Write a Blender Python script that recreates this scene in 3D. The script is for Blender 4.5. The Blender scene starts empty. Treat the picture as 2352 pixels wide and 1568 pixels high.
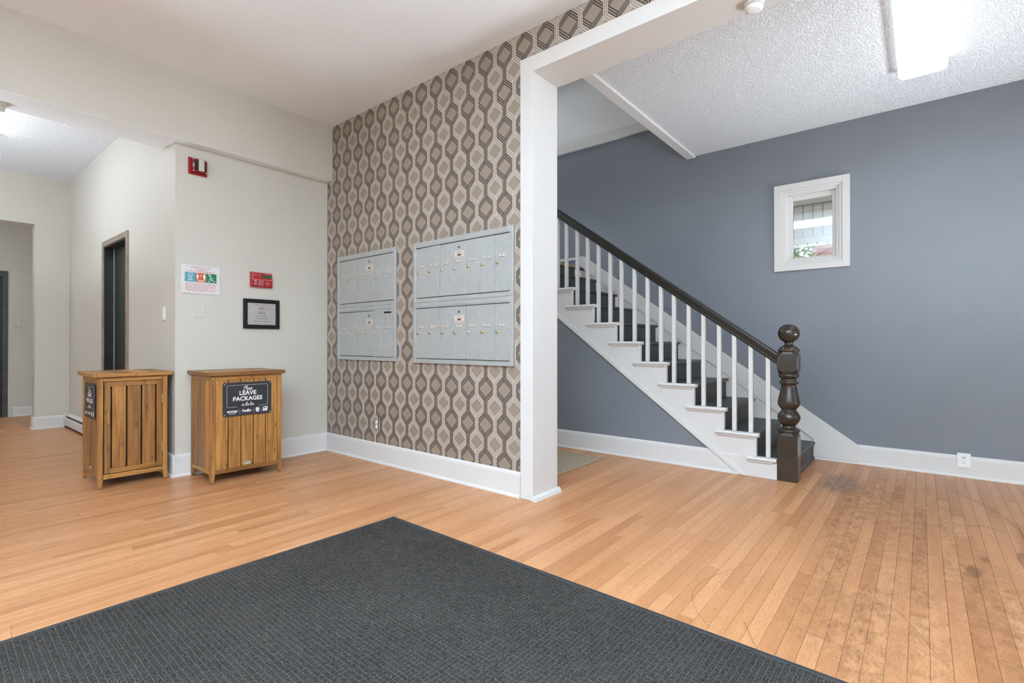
import bpy, bmesh, math, random
from mathutils import Vector, Matrix
random.seed(7)
C = bpy.context.scene.collection
SC = bpy.context.scene
PI = math.pi
R = math.radians

# ------------------------------------------------------------------ camera
CAM_H = 1.10
YAW, PITCH, FPX = 39.215, 0.183, 1154.25
cam = bpy.data.cameras.new('camera')
cam.sensor_fit = 'HORIZONTAL'; cam.sensor_width = 36.0
cam.lens = FPX * 36.0 / 2352.0
cam.clip_start = 0.02; cam.clip_end = 200
camo = bpy.data.objects.new('camera', cam); C.objects.link(camo)
camo.location = (0, 0, CAM_H)
camo.rotation_euler = (R(90 + PITCH), 0, R(YAW - 90))
SC.camera = camo

# ------------------------------------------------------------------ view, world, large lights
SC.view_settings.view_transform = 'Standard'
SC.view_settings.look = 'None'
SC.view_settings.exposure = 1.1
SC.view_settings.gamma = 1.0
SC.view_settings.use_curve_mapping = False
SC.cycles.max_bounces = 10
SC.cycles.diffuse_bounces = 6
SC.cycles.transparent_max_bounces = 12
SC.cycles.sample_clamp_indirect = 6.0

SKY = 0.75
LAMP_MAIN = 4.2
LAMP_STAIR = 0.95
LAMP_HALL = 2.7
DAY = 62

w = bpy.data.worlds.new('world'); SC.world = w; w.use_nodes = True
bg = w.node_tree.nodes['Background']
bg.inputs[0].default_value = (0.80, 0.90, 1.0, 1); bg.inputs[1].default_value = SKY


def area(name, loc, rot, sx, sy, power, color=(1, 1, 1), spread=180):
    l = bpy.data.lights.new(name, 'AREA'); l.shape = 'RECTANGLE'; l.size = sx; l.size_y = sy
    l.energy = power; l.color = color; l.spread = R(spread)
    o = bpy.data.objects.new(name, l); C.objects.link(o)
    o.location = loc; o.rotation_euler = rot
    return o


# daylight through the entrance glazing and windows behind the viewer
area('daylight_entrance', (0.2, -2.55, 1.45), (R(90), 0, R(180)), 3.2, 2.3, DAY * 1.3, (.85, .93, 1.0))
area('daylight_stair_hall', (4.3, -2.55, 1.6), (R(90), 0, R(180)), 1.7, 1.6, DAY * 1.6, (.85, .93, 1.0))
area('daylight_left', (-3.05, 1.6, 1.7), (R(90), 0, R(90 + 180)), 3.0, 1.6, DAY * 0.1, (.85, .93, 1.0))
# lamps of the rooms beyond and of the floor above
area('lamp_back_room', (-.3, 9.5, 2.9), (0, 0, 0), 1.0, 0.5, 10, (.85, .93, 1.0))
area('lamp_upstairs', (4.75, 4.0, 5.0), (0, R(35), 0), 0.4, 0.4, 8, (.85, .93, 1.0))
# unseen upward fills added to brighten the lobby, stair hall and hall ceilings
area('fill_up_lobby', (-1.1, -.3, .7), (R(180), 0, 0), 1.4, 1.4, 335, (.69, .845, 1.0), 118)  # added fill without a fixture, lifts the lobby ceiling
area('fill_up_stair_hall', (4.3, -2.2, .6), (R(132), 0, 0), 1.6, .6, 20, (.80, .90, 1.0), 84)  # added fill, tilted at the stair hall ceiling
area('fill_up_hall', (-.9, 6.6, 1.6), (R(180), 0, 0), 1.2, 1.2, 58, (.75, .87, 1.0))  # added fill that brightens the left hall and beam
area('lamp_passage', (3.75, 4.2, 3.1), (0, 0, 0), 0.5, 0.5, 6, (.85, .93, 1.0))

# ------------------------------------------------------------------ materials


def new_mat(name):
    m = bpy.data.materials.new(name); m.use_nodes = True
    nt = m.node_tree
    b = nt.nodes['Principled BSDF']
    return m, nt, b


def N(nt, typ, **kw):
    n = nt.nodes.new(typ)
    for k, v in kw.items():
        setattr(n, k, v)
    return n


def math_node(nt, op, a, b=None, clamp=False):
    n = N(nt, 'ShaderNodeMath', operation=op); n.use_clamp = clamp
    for i, v in enumerate((a, b)):
        if v is None: continue
        if isinstance(v, (int, float)): n.inputs[i].default_value = v
        else: nt.links.new(v, n.inputs[i])
    return n.outputs[0]


def world_pos(nt):
    return N(nt, 'ShaderNodeNewGeometry').outputs['Position']


def mapping(nt, vec, scale=(1, 1, 1), loc=(0, 0, 0), rot=(0, 0, 0)):
    mp = N(nt, 'ShaderNodeMapping')
    mp.inputs['Scale'].default_value = scale; mp.inputs['Location'].default_value = loc
    mp.inputs['Rotation'].default_value = rot
    nt.links.new(vec, mp.inputs[0])
    return mp.outputs[0]


def noise(nt, vec, scale, detail=2, rough=0.5):
    n = N(nt, 'ShaderNodeTexNoise'); n.inputs['Scale'].default_value = scale
    n.inputs['Detail'].default_value = detail; n.inputs['Roughness'].default_value = rough
    nt.links.new(vec, n.inputs['Vector'])
    return n.outputs['Fac']


def ramp(nt, fac, stops):
    r = N(nt, 'ShaderNodeValToRGB')
    el = r.color_ramp.elements
    while len(el) < len(stops): el.new(0.5)
    for e, (p, c) in zip(el, stops):
        e.position = p; e.color = (*c, 1) if len(c) == 3 else c
    nt.links.new(fac, r.inputs[0])
    return r.outputs[0]


def mix(nt, fac, a, b, blend='MIX'):
    n = N(nt, 'ShaderNodeMix', data_type='RGBA', blend_type=blend)
    for s, v in ((n.inputs[0], fac), (n.inputs[6], a), (n.inputs[7], b)):
        if isinstance(v, (int, float)): s.default_value = v
        elif isinstance(v, tuple): s.default_value = (*v, 1)
        else: nt.links.new(v, s)
    return n.outputs[2]


def bump(nt, b, height, strength=0.2, dist=0.01):
    n = N(nt, 'ShaderNodeBump'); n.inputs['Strength'].default_value = strength
    n.inputs['Distance'].default_value = dist
    nt.links.new(height, n.inputs['Height']); nt.links.new(n.outputs[0], b.inputs['Normal'])


def paint(name, col, rough=0.5, var=0.04, bmp=0.08, scale=60, spec=0.5):
    m, nt, b = new_mat(name)
    p = world_pos(nt)
    f = noise(nt, p, 1.3, 3)
    c2 = tuple(max(0, c * (1 - var)) for c in col); c1 = tuple(min(1, c * (1 + var)) for c in col)
    nt.links.new(ramp(nt, f, [(0.3, c2), (0.7, c1)]), b.inputs['Base Color'])
    b.inputs['Roughness'].default_value = rough
    b.inputs['Specular IOR Level'].default_value = spec
    if bmp: bump(nt, b, noise(nt, p, scale, 2), bmp, 0.004)
    return m


def plain(name, col, rough=0.5, metal=0.0, spec=0.5):
    m, nt, b = new_mat(name)
    p = N(nt, 'ShaderNodeTexCoord').outputs['Object']
    f = noise(nt, p, 25, 2)
    nt.links.new(ramp(nt, f, [(0.3, tuple(c * .95 for c in col)), (0.7, tuple(min(1, c * 1.05) for c in col))]), b.inputs['Base Color'])
    b.inputs['Roughness'].default_value = rough; b.inputs['Metallic'].default_value = metal
    b.inputs['Specular IOR Level'].default_value = spec
    return m


def stipple(name, col, strength):
    m, nt, b = new_mat(name)
    p = world_pos(nt)
    b.inputs['Base Color'].default_value = (*col, 1); b.inputs['Roughness'].default_value = 0.8
    n1 = noise(nt, p, 80, 5, 0.62)
    h = ramp(nt, n1, [(0.40, (0, 0, 0)), (0.62, (1, 1, 1))])
    bump(nt, b, h, strength, 0.008)
    return m


def emit(name, col, strength):
    m, nt, b = new_mat(name)
    b.inputs['Base Color'].default_value = (.9, .9, .9, 1)
    b.inputs['Emission Color'].default_value = (*col, 1); b.inputs['Emission Strength'].default_value = strength
    b.inputs['Roughness'].default_value = 0.4
    return m


def floor_mat(name, along_y=False, tone='object'):
    m, nt, b = new_mat(name)
    p = world_pos(nt)
    if tone == 'object':
        t = N(nt, 'ShaderNodeObjectInfo').outputs['Random']
    else:
        a = N(nt, 'ShaderNodeAttribute'); a.attribute_name = 'tone'; t = a.outputs['Fac']
    off = N(nt, 'ShaderNodeCombineXYZ')
    nt.links.new(math_node(nt, 'MULTIPLY', t, 37.0), off.inputs[2])
    add = N(nt, 'ShaderNodeVectorMath', operation='ADD'); nt.links.new(p, add.inputs[0]); nt.links.new(off.outputs[0], add.inputs[1])
    sc = (70, 4, 1) if along_y else (4, 70, 1)
    g = noise(nt, mapping(nt, add.outputs[0], sc), 1.0, 4, 0.6)
    sc2 = (22, 1.2, 1) if along_y else (1.2, 22, 1)
    g2 = noise(nt, mapping(nt, add.outputs[0], sc2), 1.0, 3, 0.55)
    base = ramp(nt, t, [(0.0, (.38, .158, .064)), (0.25, (.475, .218, .092)), (0.6, (.525, .25, .112)), (1.0, (.62, .315, .15))])
    c = mix(nt, 0.35, base, ramp(nt, g2, [(0.3, (.39, .158, .062)), (0.7, (.61, .305, .142))]))
    c = mix(nt, math_node(nt, 'MULTIPLY', math_node(nt, 'GREATER_THAN', g, 0.60), 0.12), c, (.33, .17, .08))
    fs_ = (210, 30, 1) if along_y else (30, 210, 1)
    warp = N(nt, 'ShaderNodeVectorMath', operation='ADD')
    wn = N(nt, 'ShaderNodeTexNoise'); wn.inputs['Scale'].default_value = 14; nt.links.new(add.outputs[0], wn.inputs['Vector'])
    wsc = N(nt, 'ShaderNodeVectorMath', operation='SCALE'); wsc.inputs['Scale'].default_value = .02; nt.links.new(wn.outputs['Color'], wsc.inputs[0])
    nt.links.new(add.outputs[0], warp.inputs[0]); nt.links.new(wsc.outputs[0], warp.inputs[1])
    fine = noise(nt, mapping(nt, warp.outputs[0], fs_), 1.0, 3, 0.65)
    c = mix(nt, math_node(nt, 'MULTIPLY', ramp(nt, fine, [(.46, (0, 0, 0)), (.66, (1, 1, 1))]), 0.46), c, (.29, .13, .05))
    b.inputs['Specular IOR Level'].default_value = .28
    if not along_y:
        sep = N(nt, 'ShaderNodeSeparateXYZ'); nt.links.new(p, sep.inputs[0])
        X, Y = sep.outputs[0], sep.outputs[1]

        def blob(cx, cy, rx, ry):
            dx = math_node(nt, 'DIVIDE', math_node(nt, 'SUBTRACT', X, cx), rx)
            dy = math_node(nt, 'DIVIDE', math_node(nt, 'SUBTRACT', Y, cy), ry)
            d = math_node(nt, 'SQRT', math_node(nt, 'ADD', math_node(nt, 'MULTIPLY', dx, dx), math_node(nt, 'MULTIPLY', dy, dy)))
            return math_node(nt, 'SUBTRACT', 1.0, d, True)
        nz = noise(nt, mapping(nt, p, (1, 1.6, 1)), 11, 7, 0.78)
        nzf = noise(nt, mapping(nt, p, (30, 90, 1)), 1.0, 3, 0.7)
        wear = math_node(nt, 'MAXIMUM', blob(3.6, 0.15, 1.9, 0.42), blob(2.6, 0.0, 1.2, 0.55))
        wear = math_node(nt, 'MULTIPLY', wear, 2.6, True)
        wear = math_node(nt, 'MULTIPLY', wear, ramp(nt, nz, [(0.38, (0, 0, 0)), (0.60, (1, 1, 1))]))
        wear = math_node(nt, 'MULTIPLY', wear, ramp(nt, nzf, [(0.35, (.45, .45, .45)), (0.60, (1, 1, 1))]))
        tb = math_node(nt, 'FRACT', math_node(nt, 'MULTIPLY', t, 9.7))
        wear = math_node(nt, 'MULTIPLY', wear, ramp(nt, tb, [(0, (.25, .25, .25)), (.5, (.75, .75, .75)), (1, (1, 1, 1))]))
        c = mix(nt, math_node(nt, 'MULTIPLY', wear, 0.92), c, (.205, .094, .040))
        nb = noise(nt, p, 24, 4, 0.7)
        patch = math_node(nt, 'MULTIPLY', math_node(nt, 'MULTIPLY', blob(4.68, 0.5, 0.42, 0.17), 2.2, True), ramp(nt, nb, [(0.30, (0, 0, 0)), (0.6, (1, 1, 1))]))
        c = mix(nt, math_node(nt, 'MULTIPLY', patch, 0.9), c, (.13, .068, .038))
        # curved dark scuff where the door leaf drags
        ax, ay, rr = 3.95, 1.02, 1.46
        dx = math_node(nt, 'SUBTRACT', X, 4.05); dy = math_node(nt, 'SUBTRACT', Y, 0.955)
        # ellipse-like arc through the scuff marks
        d = math_node(nt, 'SQRT', math_node(nt, 'ADD', math_node(nt, 'MULTIPLY', dx, dx), math_node(nt, 'MULTIPLY', math_node(nt, 'MULTIPLY', dy, dy), 1.25)))
        e = math_node(nt, 'ABSOLUTE', math_node(nt, 'SUBTRACT', math_node(nt, 'ADD', d, math_node(nt, 'MULTIPLY', nb, 0.05)), 1.585))
        arc = math_node(nt, 'SUBTRACT', 1.0, math_node(nt, 'DIVIDE', e, 0.022), True)
        arc = math_node(nt, 'MULTIPLY', arc, math_node(nt, 'LESS_THAN', Y, -0.17))
        arc = math_node(nt, 'MULTIPLY', arc, math_node(nt, 'GREATER_THAN', X, 3.6))
        arc = math_node(nt, 'MULTIPLY', arc, ramp(nt, nz, [(0.3, (.2, .2, .2)), (0.6, (1, 1, 1))]))
        spots = math_node(nt, 'MAXIMUM', blob(3.28, -0.19, 0.085, 0.03), math_node(nt, 'MAXIMUM', blob(3.5, -0.245, 0.05, 0.02), blob(3.62, -0.40, 0.12, 0.03)))
        spots = math_node(nt, 'MULTIPLY', math_node(nt, 'MULTIPLY', spots, 6.0, True), ramp(nt, nb, [(.25, (.4, .4, .4)), (.6, (1, 1, 1))]))
        c = mix(nt, math_node(nt, 'MULTIPLY', math_node(nt, 'MAXIMUM', arc, spots), 0.78), c, (.20, .082, .036))
        # thin scratches
        for k, (sx, sy, ang) in enumerate(((2.3, 0.0, 1.1), (2.0, 0.0, -0.7), (1.7, 0.3, 0.35))):
            wv = noise(nt, mapping(nt, p, (0.9, 0.9, 1), (sx, sy, k * 3.1), (0, 0, ang)), 1.1, 0, 0.5)
            ln = math_node(nt, 'SUBTRACT', 1.0, math_node(nt, 'MULTIPLY', math_node(nt, 'ABSOLUTE', math_node(nt, 'SUBTRACT', wv, 0.5)), 420.0), True)
            msk = math_node(nt, 'MULTIPLY', math_node(nt, 'GREATER_THAN', noise(nt, mapping(nt, p, (1, 1, 1), (k * 7.7, 0, 0)), 1.7, 1), 0.55), math_node(nt, 'LESS_THAN', Y, 0.9))
            c = mix(nt, math_node(nt, 'MULTIPLY', math_node(nt, 'MULTIPLY', ln, msk), 0.6), c, (.15, .08, .04))
        rgh = math_node(nt, 'ADD', 0.33, math_node(nt, 'MULTIPLY', wear, 0.25))
        nt.links.new(rgh, b.inputs['Roughness'])
    else:
        b.inputs['Roughness'].default_value = 0.4
    nt.links.new(c, b.inputs['Base Color'])
    bump(nt, b, g, 0.05, 0.002)
    return m


def box_wood(name):
    m, nt, b = new_mat(name)
    tc = N(nt, 'ShaderNodeTexCoord').outputs['Object']
    rnd = N(nt, 'ShaderNodeObjectInfo').outputs['Random']
    off = N(nt, 'ShaderNodeCombineXYZ'); nt.links.new(math_node(nt, 'MULTIPLY', rnd, 23.0), off.inputs[0]); nt.links.new(math_node(nt, 'MULTIPLY', rnd, 11.0), off.inputs[1])
    add = N(nt, 'ShaderNodeVectorMath', operation='ADD'); nt.links.new(tc, add.inputs[0]); nt.links.new(off.outputs[0], add.inputs[1])
    a = N(nt, 'ShaderNodeAttribute'); a.attribute_name = 'grain'      # 1 = grain runs up, 0 = grain runs sideways
    gv = noise(nt, mapping(nt, add.outputs[0], (38, 38, 2.2)), 1.0, 4, 0.6)
    gh = noise(nt, mapping(nt, add.outputs[0], (2.2, 2.2, 60)), 1.0, 4, 0.6)
    mx = N(nt, 'ShaderNodeMix'); nt.links.new(a.outputs['Fac'], mx.inputs[0]); nt.links.new(gh, mx.inputs[2]); nt.links.new(gv, mx.inputs[3])
    g = mx.outputs[0]
    c = ramp(nt, g, [(0.25, (.15, .062, .016)), (0.45, (.31, .142, .038)), (0.62, (.43, .215, .06)), (0.8, (.28, .122, .034))])
    tone = ramp(nt, rnd, [(0, (.52, .46, .42)), (.5, (.88, .84, .80)), (1, (1.22, 1.18, 1.0))])
    c = mix(nt, 1.0, c, tone, 'MULTIPLY')
    vor = N(nt, 'ShaderNodeTexVoronoi'); vor.inputs['Scale'].default_value = 1.0
    nt.links.new(mapping(nt, add.outputs[0], (13, 13, 6.5)), vor.inputs['Vector'])
    kn = math_node(nt, 'SUBTRACT', 1.0, math_node(nt, 'MULTIPLY', vor.outputs['Distance'], 4.6), True)
    c = mix(nt, math_node(nt, 'MULTIPLY', kn, 0.8), c, (.09, .04, .015))
    nt.links.new(c, b.inputs['Base Color']); b.inputs['Roughness'].default_value = 0.42
    bump(nt, b, g, 0.08, 0.002)
    return m


def dark_wood(name, col, rough, stripes=False):
    m, nt, b = new_mat(name)
    p = world_pos(nt)
    g = noise(nt, mapping(nt, p, (3, 45, 45)), 1.0, 3, 0.6)
    g2 = noise(nt, p, 6, 3)
    c = ramp(nt, g, [(0.3, tuple(x * .75 for x in col)), (0.7, tuple(x * 1.3 for x in col))])
    c = mix(nt, 0.3, c, ramp(nt, g2, [(.35, tuple(x * .6 for x in col)), (.7, tuple(x * 1.7 for x in col))]))
    if stripes:
        sep = N(nt, 'ShaderNodeSeparateXYZ'); nt.links.new(p, sep.inputs[0])
        s = math_node(nt, 'SINE', math_node(nt, 'MULTIPLY', sep.outputs[1], 2 * PI / 0.036))
        c = mix(nt, math_node(nt, 'MULTIPLY', math_node(nt, 'GREATER_THAN', s, 0.55), 0.55), c, tuple(x * 2.6 for x in col))
    nt.links.new(c, b.inputs['Base Color']); b.inputs['Roughness'].default_value = rough
    bump(nt, b, g, 0.08, 0.002)
    return m


M = {}
M['wall_grey'] = paint('greige wall paint', (.55, .522, .462), .5, .02)
M['white'] = paint('white trim paint', (.635, .622, .60), .45, .015, .04, 60, .25)
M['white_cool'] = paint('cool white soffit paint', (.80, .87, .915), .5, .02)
M['white_wall'] = paint('white wall paint', (.72, .72, .715), .5, .02)
M['ceil'] = stipple('fine ceiling stipple', (.84, .895, .94), .26)
M['ceil_rough'] = stipple('rough ceiling stipple', (.83, .84, .85), .85)
M['blue'] = paint('slate blue wall paint', (.185, .200, .228), .42, .05, .06, 40)
M['taupe'] = paint('taupe wallpaper ground', (.285, .228, .18), .42, .05, .05, 300)
M['taupe2'] = paint('taupe wallpaper ribbon', (.30, .245, .198), .42, .05, .05, 300)
M['wp_dark'] = paint('black wallpaper line', (.012, .012, .011), .45, .05, 0)
M['wp_light'] = paint('cream wallpaper line', (.60, .55, .50), .45, .03, 0)
M['wp_shade'] = paint('brown wallpaper shading', (.24, .194, .153), .42, .05, 0)
M['wood_o'] = floor_mat('oak floorboard', tone='object')
M['wood_a'] = floor_mat('oak floorboard field', tone='attr')
M['wood_y'] = floor_mat('oak floorboard far room', True, 'object')
M['gap'] = plain('dark floor joint', (.085, .045, .025), .9)
M['boxwood'] = box_wood('acacia wood')
M['inside'] = plain('dark box interior', (.02, .013, .008), .9)
M['stairdark'] = dark_wood('worn charcoal stair paint', (.042, .042, .040), .5)
M['tread'] = dark_wood('worn charcoal tread', (.045, .045, .043), .5, True)
M['rail'] = dark_wood('dark brown gloss stain', (.017, .0145, .010), .28)
M['newel'] = dark_wood('dark brown lacquer', (.034, .025, .017), .18)
M['worn'] = plain('worn bare wood', (.42, .20, .055), .7)
M['metal'] = plain('silver painted steel', (.41, .425, .415), .36, .25)
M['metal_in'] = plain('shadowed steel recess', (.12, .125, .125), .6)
M['plate'] = plain('aluminium name plate', (.42, .39, .34), .4, .3)
M['brass'] = plain('brass lock', (.62, .47, .25), .28, .9)
M['chrome'] = plain('steel lock', (.75, .75, .74), .22, .9)
M['label'] = plain('buff mail label', (.62, .53, .45), .6)
M['ink'] = plain('dark print', (.06, .055, .05), .6)
M['inkred'] = plain('red print', (.55, .17, .15), .6)
M['black'] = plain('black slot', (.004, .004, .004), .7)
M['red'] = plain('red plastic', (.33, .005, .008), .35)
M['reddark'] = plain('deep red plastic', (.17, .004, .006), .35)
M['redlight'] = plain('pale red outline', (.75, .33, .33), .4)
M['lens'] = plain('clear strobe lens', (.52, .47, .38), .15)
M['lcd'] = plain('green display', (.025, .085, .03), .3)
M['button'] = plain('grey button', (.42, .42, .38), .5)
M['amber'] = plain('amber indicator', (.7, .25, .02), .4)
M['frame'] = plain('black picture frame', (.008, .009, .008), .45, 0, .25)
M['paper'] = plain('cream certificate paper', (.66, .60, .56), .7)
M['laminate'] = plain('laminated paper', (.66, .65, .65), .12)
M['teal'] = plain('teal print', (.10, .33, .39), .14)
M['orange'] = plain('orange print', (.52, .125, .045), .14)
M['green'] = plain('green print', (.012, .20, .095), .14)
M['whiteprint'] = plain('white print', (.80, .80, .80), .4)
M['greyprint'] = plain('grey print', (.45, .46, .50), .4)
M['slate'] = dark_wood('dark sign board', (.022, .023, .028), .4)
M['bronze'] = dark_wood('bronze door frame', (.25, .195, .15), .45)
M['doordark'] = dark_wood('black green door paint', (.012, .014, .010), .35)
M['doorframe'] = dark_wood('dark grey door frame', (.055, .055, .050), .35)
M['plastic'] = plain('white plastic', (.80, .80, .79), .3)
M['plastic_d'] = plain('shadowed slot', (.12, .12, .12), .5)
M['fin'] = plain('grey heater fins', (.20, .20, .20), .5, .4)
M['rubber'] = plain('black mat rubber', (.03, .03, .031), .5)
M['heaterfoot'] = plain('brown gap board', (.10, .04, .015), .7)
M['casting'] = plain('white casting', (.75, .75, .75), .4)
M['lamp_main'] = emit('main lamp diffuser', (.88, .94, 1.0), LAMP_MAIN)
M['lamp_stair'] = emit('stair lamp diffuser', (.90, .95, 1.0), LAMP_STAIR)
M['lamp_hall'] = emit('hall lamp diffuser', (.88, .94, 1.0), LAMP_HALL)
M['siding'] = paint('beige outdoor siding', (.64, .595, .46), .6, .03)
M['siding_d'] = plain('brown siding joint', (.40, .30, .19), .7)
M['bolt'] = plain('rusty bolt', (.05, .03, .02), .7)
M['leaf'] = plain('leaf', (.16, .36, .07), .5)
M['bark'] = plain('bark', (.09, .05, .04), .8)
M['mortar'] = plain('pale mortar', (.60, .56, .52), .9)


def tuft_mat():
    m, nt, b = new_mat('charcoal mat tuft')
    p = world_pos(nt)
    f = noise(nt, p, 300, 3, .8); f2 = noise(nt, p, 2.5, 3)
    c = ramp(nt, f, [(.36, (.006, .0055, .005)), (.52, (.026, .0235, .021)), (.66, (.20, .18, .162))])
    c = mix(nt, .35, c, ramp(nt, f2, [(.3, (.022, .0198, .0178)), (.7, (.044, .0395, .0355))]))
    nt.links.new(c, b.inputs['Base Color']); b.inputs['Roughness'].default_value = .95
    b.inputs['Specular IOR Level'].default_value = .1
    return m


def groove_mat():
    m, nt, b = new_mat('grey mat groove')
    p = world_pos(nt)
    f = noise(nt, p, 420, 2, .7)
    c = ramp(nt, f, [(.3, (.04, .036, .032)), (.7, (.135, .121, .109))])
    nt.links.new(c, b.inputs['Base Color']); b.inputs['Roughness'].default_value = .95
    b.inputs['Specular IOR Level'].default_value = .1
    return m


def jute_mat():
    m, nt, b = new_mat('braided jute')
    p = world_pos(nt)
    f = noise(nt, mapping(nt, p, (60, 200, 1)), 1, 3, .7)
    c = ramp(nt, f, [(.34, (.07, .052, .035)), (.46, (.36, .275, .185)), (.7, (.56, .45, .325))])
    nt.links.new(c, b.inputs['Base Color']); b.inputs['Roughness'].default_value = .95
    bump(nt, b, f, .6, .01)
    return m


def brick_mat():
    m, nt, b = new_mat('red brick')
    r = N(nt, 'ShaderNodeObjectInfo').outputs['Random']
    nt.links.new(ramp(nt, r, [(0, (.36, .13, .08)), (.6, (.55, .24, .17)), (1, (.70, .45, .36))]), b.inputs['Base Color'])
    b.inputs['Roughness'].default_value = .85
    return m


def glass_mat():
    m = bpy.data.materials.new('window glass'); m.use_nodes = True
    nt = m.node_tree; nt.nodes.clear()
    out = N(nt, 'ShaderNodeOutputMaterial'); mx = N(nt, 'ShaderNodeMixShader')
    fr = N(nt, 'ShaderNodeFresnel'); fr.inputs[0].default_value = 1.5
    tr = N(nt, 'ShaderNodeBsdfTransparent'); gl = N(nt, 'ShaderNodeBsdfGlossy'); gl.inputs['Roughness'].default_value = 0.02
    nt.links.new(fr.outputs[0], mx.inputs[0]); nt.links.new(tr.outputs[0], mx.inputs[1]); nt.links.new(gl.outputs[0], mx.inputs[2])
    nt.links.new(mx.outputs[0], out.inputs[0])
    return m


M['tuft'] = tuft_mat(); M['groove'] = groove_mat(); M['jute'] = jute_mat(); M['brick'] = brick_mat(); M['glass'] = glass_mat()

# ------------------------------------------------------------------ mesh helpers


class MB:
    """collects shapes and links them as one mesh object"""

    def __init__(self):
        self.bm = bmesh.new(); self.mats = []

    def mi(self, m):
        if m is None: m = self.mats[0] if self.mats else 'white'
        if m not in self.mats: self.mats.append(m)
        return self.mats.index(m)

    def faces(self, verts, faces, m=None, smooth=False):
        k = self.mi(m)
        vs = [self.bm.verts.new(v) for v in verts]
        for f in faces:
            try:
                fc = self.bm.faces.new([vs[i] for i in f])
            except ValueError:
                continue
            fc.material_index = k; fc.smooth = smooth
        return vs

    def box(self, x0, x1, y0, y1, z0, z1, m=None, bev=0.0, seg=1):
        v = [(x0, y0, z0), (x1, y0, z0), (x1, y1, z0), (x0, y1, z0), (x0, y0, z1), (x1, y0, z1), (x1, y1, z1), (x0, y1, z1)]
        f = [(3, 2, 1, 0), (4, 5, 6, 7), (0, 1, 5, 4), (1, 2, 6, 5), (2, 3, 7, 6), (3, 0, 4, 7)]
        vs = self.faces(v, f, m)
        if bev:
            ed = list({e for q in vs for e in q.link_edges})
            bmesh.ops.bevel(self.bm, geom=ed, offset=bev, segments=seg, profile=.5, affect='EDGES')
        return self

    def prism(self, poly, axis, a, b, m=None, bev=0.0):
        """poly in the two remaining axes (in xyz order), extruded along axis from a to b"""
        def P(u, v, t):
            return {'x': (t, u, v), 'y': (u, t, v), 'z': (u, v, t)}[axis]
        n = len(poly)
        vs = [P(u, v, a) for u, v in poly] + [P(u, v, b) for u, v in poly]
        fs = [tuple(range(n)), tuple(range(2 * n - 1, n - 1, -1))] + [(i, (i + n), (i + 1) % n + n, (i + 1) % n) for i in range(n)]
        q = self.faces(vs, fs, m)
        fcs = list({f for v in q for f in v.link_faces})
        bmesh.ops.recalc_face_normals(self.bm, faces=fcs)
        if bev:
            ed = list({e for v in q for e in v.link_edges})
            bmesh.ops.bevel(self.bm, geom=ed, offset=bev, segments=1, profile=.5, affect='EDGES')
        return self

    def lathe(self, prof, c, m=None, seg=32, axis='z', smooth=True):
        """prof: (radius, height) pairs"""
        cx, cy, cz = c
        vs = []; fs = []
        for r, h in prof:
            for k in range(seg):
                a = 2 * PI * k / seg
                u, v = r * math.cos(a), r * math.sin(a)
                vs.append({'z': (cx + u, cy + v, cz + h), 'x': (cx + h, cy + u, cz + v), 'y': (cx + u, cy + h, cz + v)}[axis])
        n = len(prof)
        for i in range(n - 1):
            for k in range(seg):
                k2 = (k + 1) % seg
                fs.append((i * seg + k, i * seg + k2, (i + 1) * seg + k2, (i + 1) * seg + k))
        fs.append(tuple(range(seg))); fs.append(tuple((n - 1) * seg + k for k in range(seg)))
        q = self.faces(vs, fs, m, smooth)
        fcs = list({f for v in q for f in v.link_faces})
        bmesh.ops.recalc_face_normals(self.bm, faces=fcs)
        return self

    def cyl(self, c, r, h, m=None, axis='z', seg=16, bev=0.0):
        b = min(bev, r * .5)
        return self.lathe([(r - b, 0), (r, b), (r, h - b), (r - b, h)] if b else [(r, 0), (r, h)], c, m, seg, axis, smooth=False)

    def text(self, body, size, O, U, V, m=None, align='CENTER', shear=0, fat=0, up=0.0004, sx=1.0):
        vs, fs = text_mesh(body, size, align, shear, fat)
        O, U, V = Vector(O), Vector(U), Vector(V); n = U.cross(V)
        self.faces([O + U * (x * sx) + V * y + n * up for x, y in vs], fs, m)
        return self

    def bar(self, O, U, V, u0, u1, v0, v1, m=None, up=0.0004):
        O, U, V = Vector(O), Vector(U), Vector(V); n = U.cross(V)
        self.faces([O + U * u0 + V * v0 + n * up, O + U * u1 + V * v0 + n * up, O + U * u1 + V * v1 + n * up, O + U * u0 + V * v1 + n * up], [(0, 1, 2, 3)], m)
        return self

    def poly(self, O, U, V, pts, m=None, up=0.0004):
        O, U, V = Vector(O), Vector(U), Vector(V); n = U.cross(V)
        self.faces([O + U * u + V * v + n * up for u, v in pts], [tuple(range(len(pts)))], m)
        return self

    def stroke(self, O, U, V, pts, wd, m=None, up=0.0004):
        for (a, b), (c, d) in zip(pts[:-1], pts[1:]):
            t = Vector((c - a, d - b)); L = t.length
            if L < 1e-6: continue
            t /= L; nn = Vector((-t.y, t.x)) * wd / 2; e = t * wd * .3
            self.poly(O, U, V, [(a - e.x - nn.x, b - e.y - nn.y), (c + e.x - nn.x, d + e.y - nn.y), (c + e.x + nn.x, d + e.y + nn.y), (a - e.x + nn.x, b - e.y + nn.y)], m, up)
        return self

    def build(self, name, parent=None, kind=None, grain=None):
        me = bpy.data.meshes.new(name)
        self.bm.to_mesh(me); self.bm.free()
        for m in self.mats: me.materials.append(M[m])
        if grain is not None:
            at = me.attributes.new('grain', 'FLOAT', 'POINT')
            at.data.foreach_set('value', [float(grain)] * len(me.vertices))
        return link(name, me, parent, kind)


def link(name, me, parent=None, kind=None):
    o = bpy.data.objects.new(name, me); C.objects.link(o)
    if parent is not None: o.parent = parent
    if kind: o['kind'] = kind
    return o


_tc = {}


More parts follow.
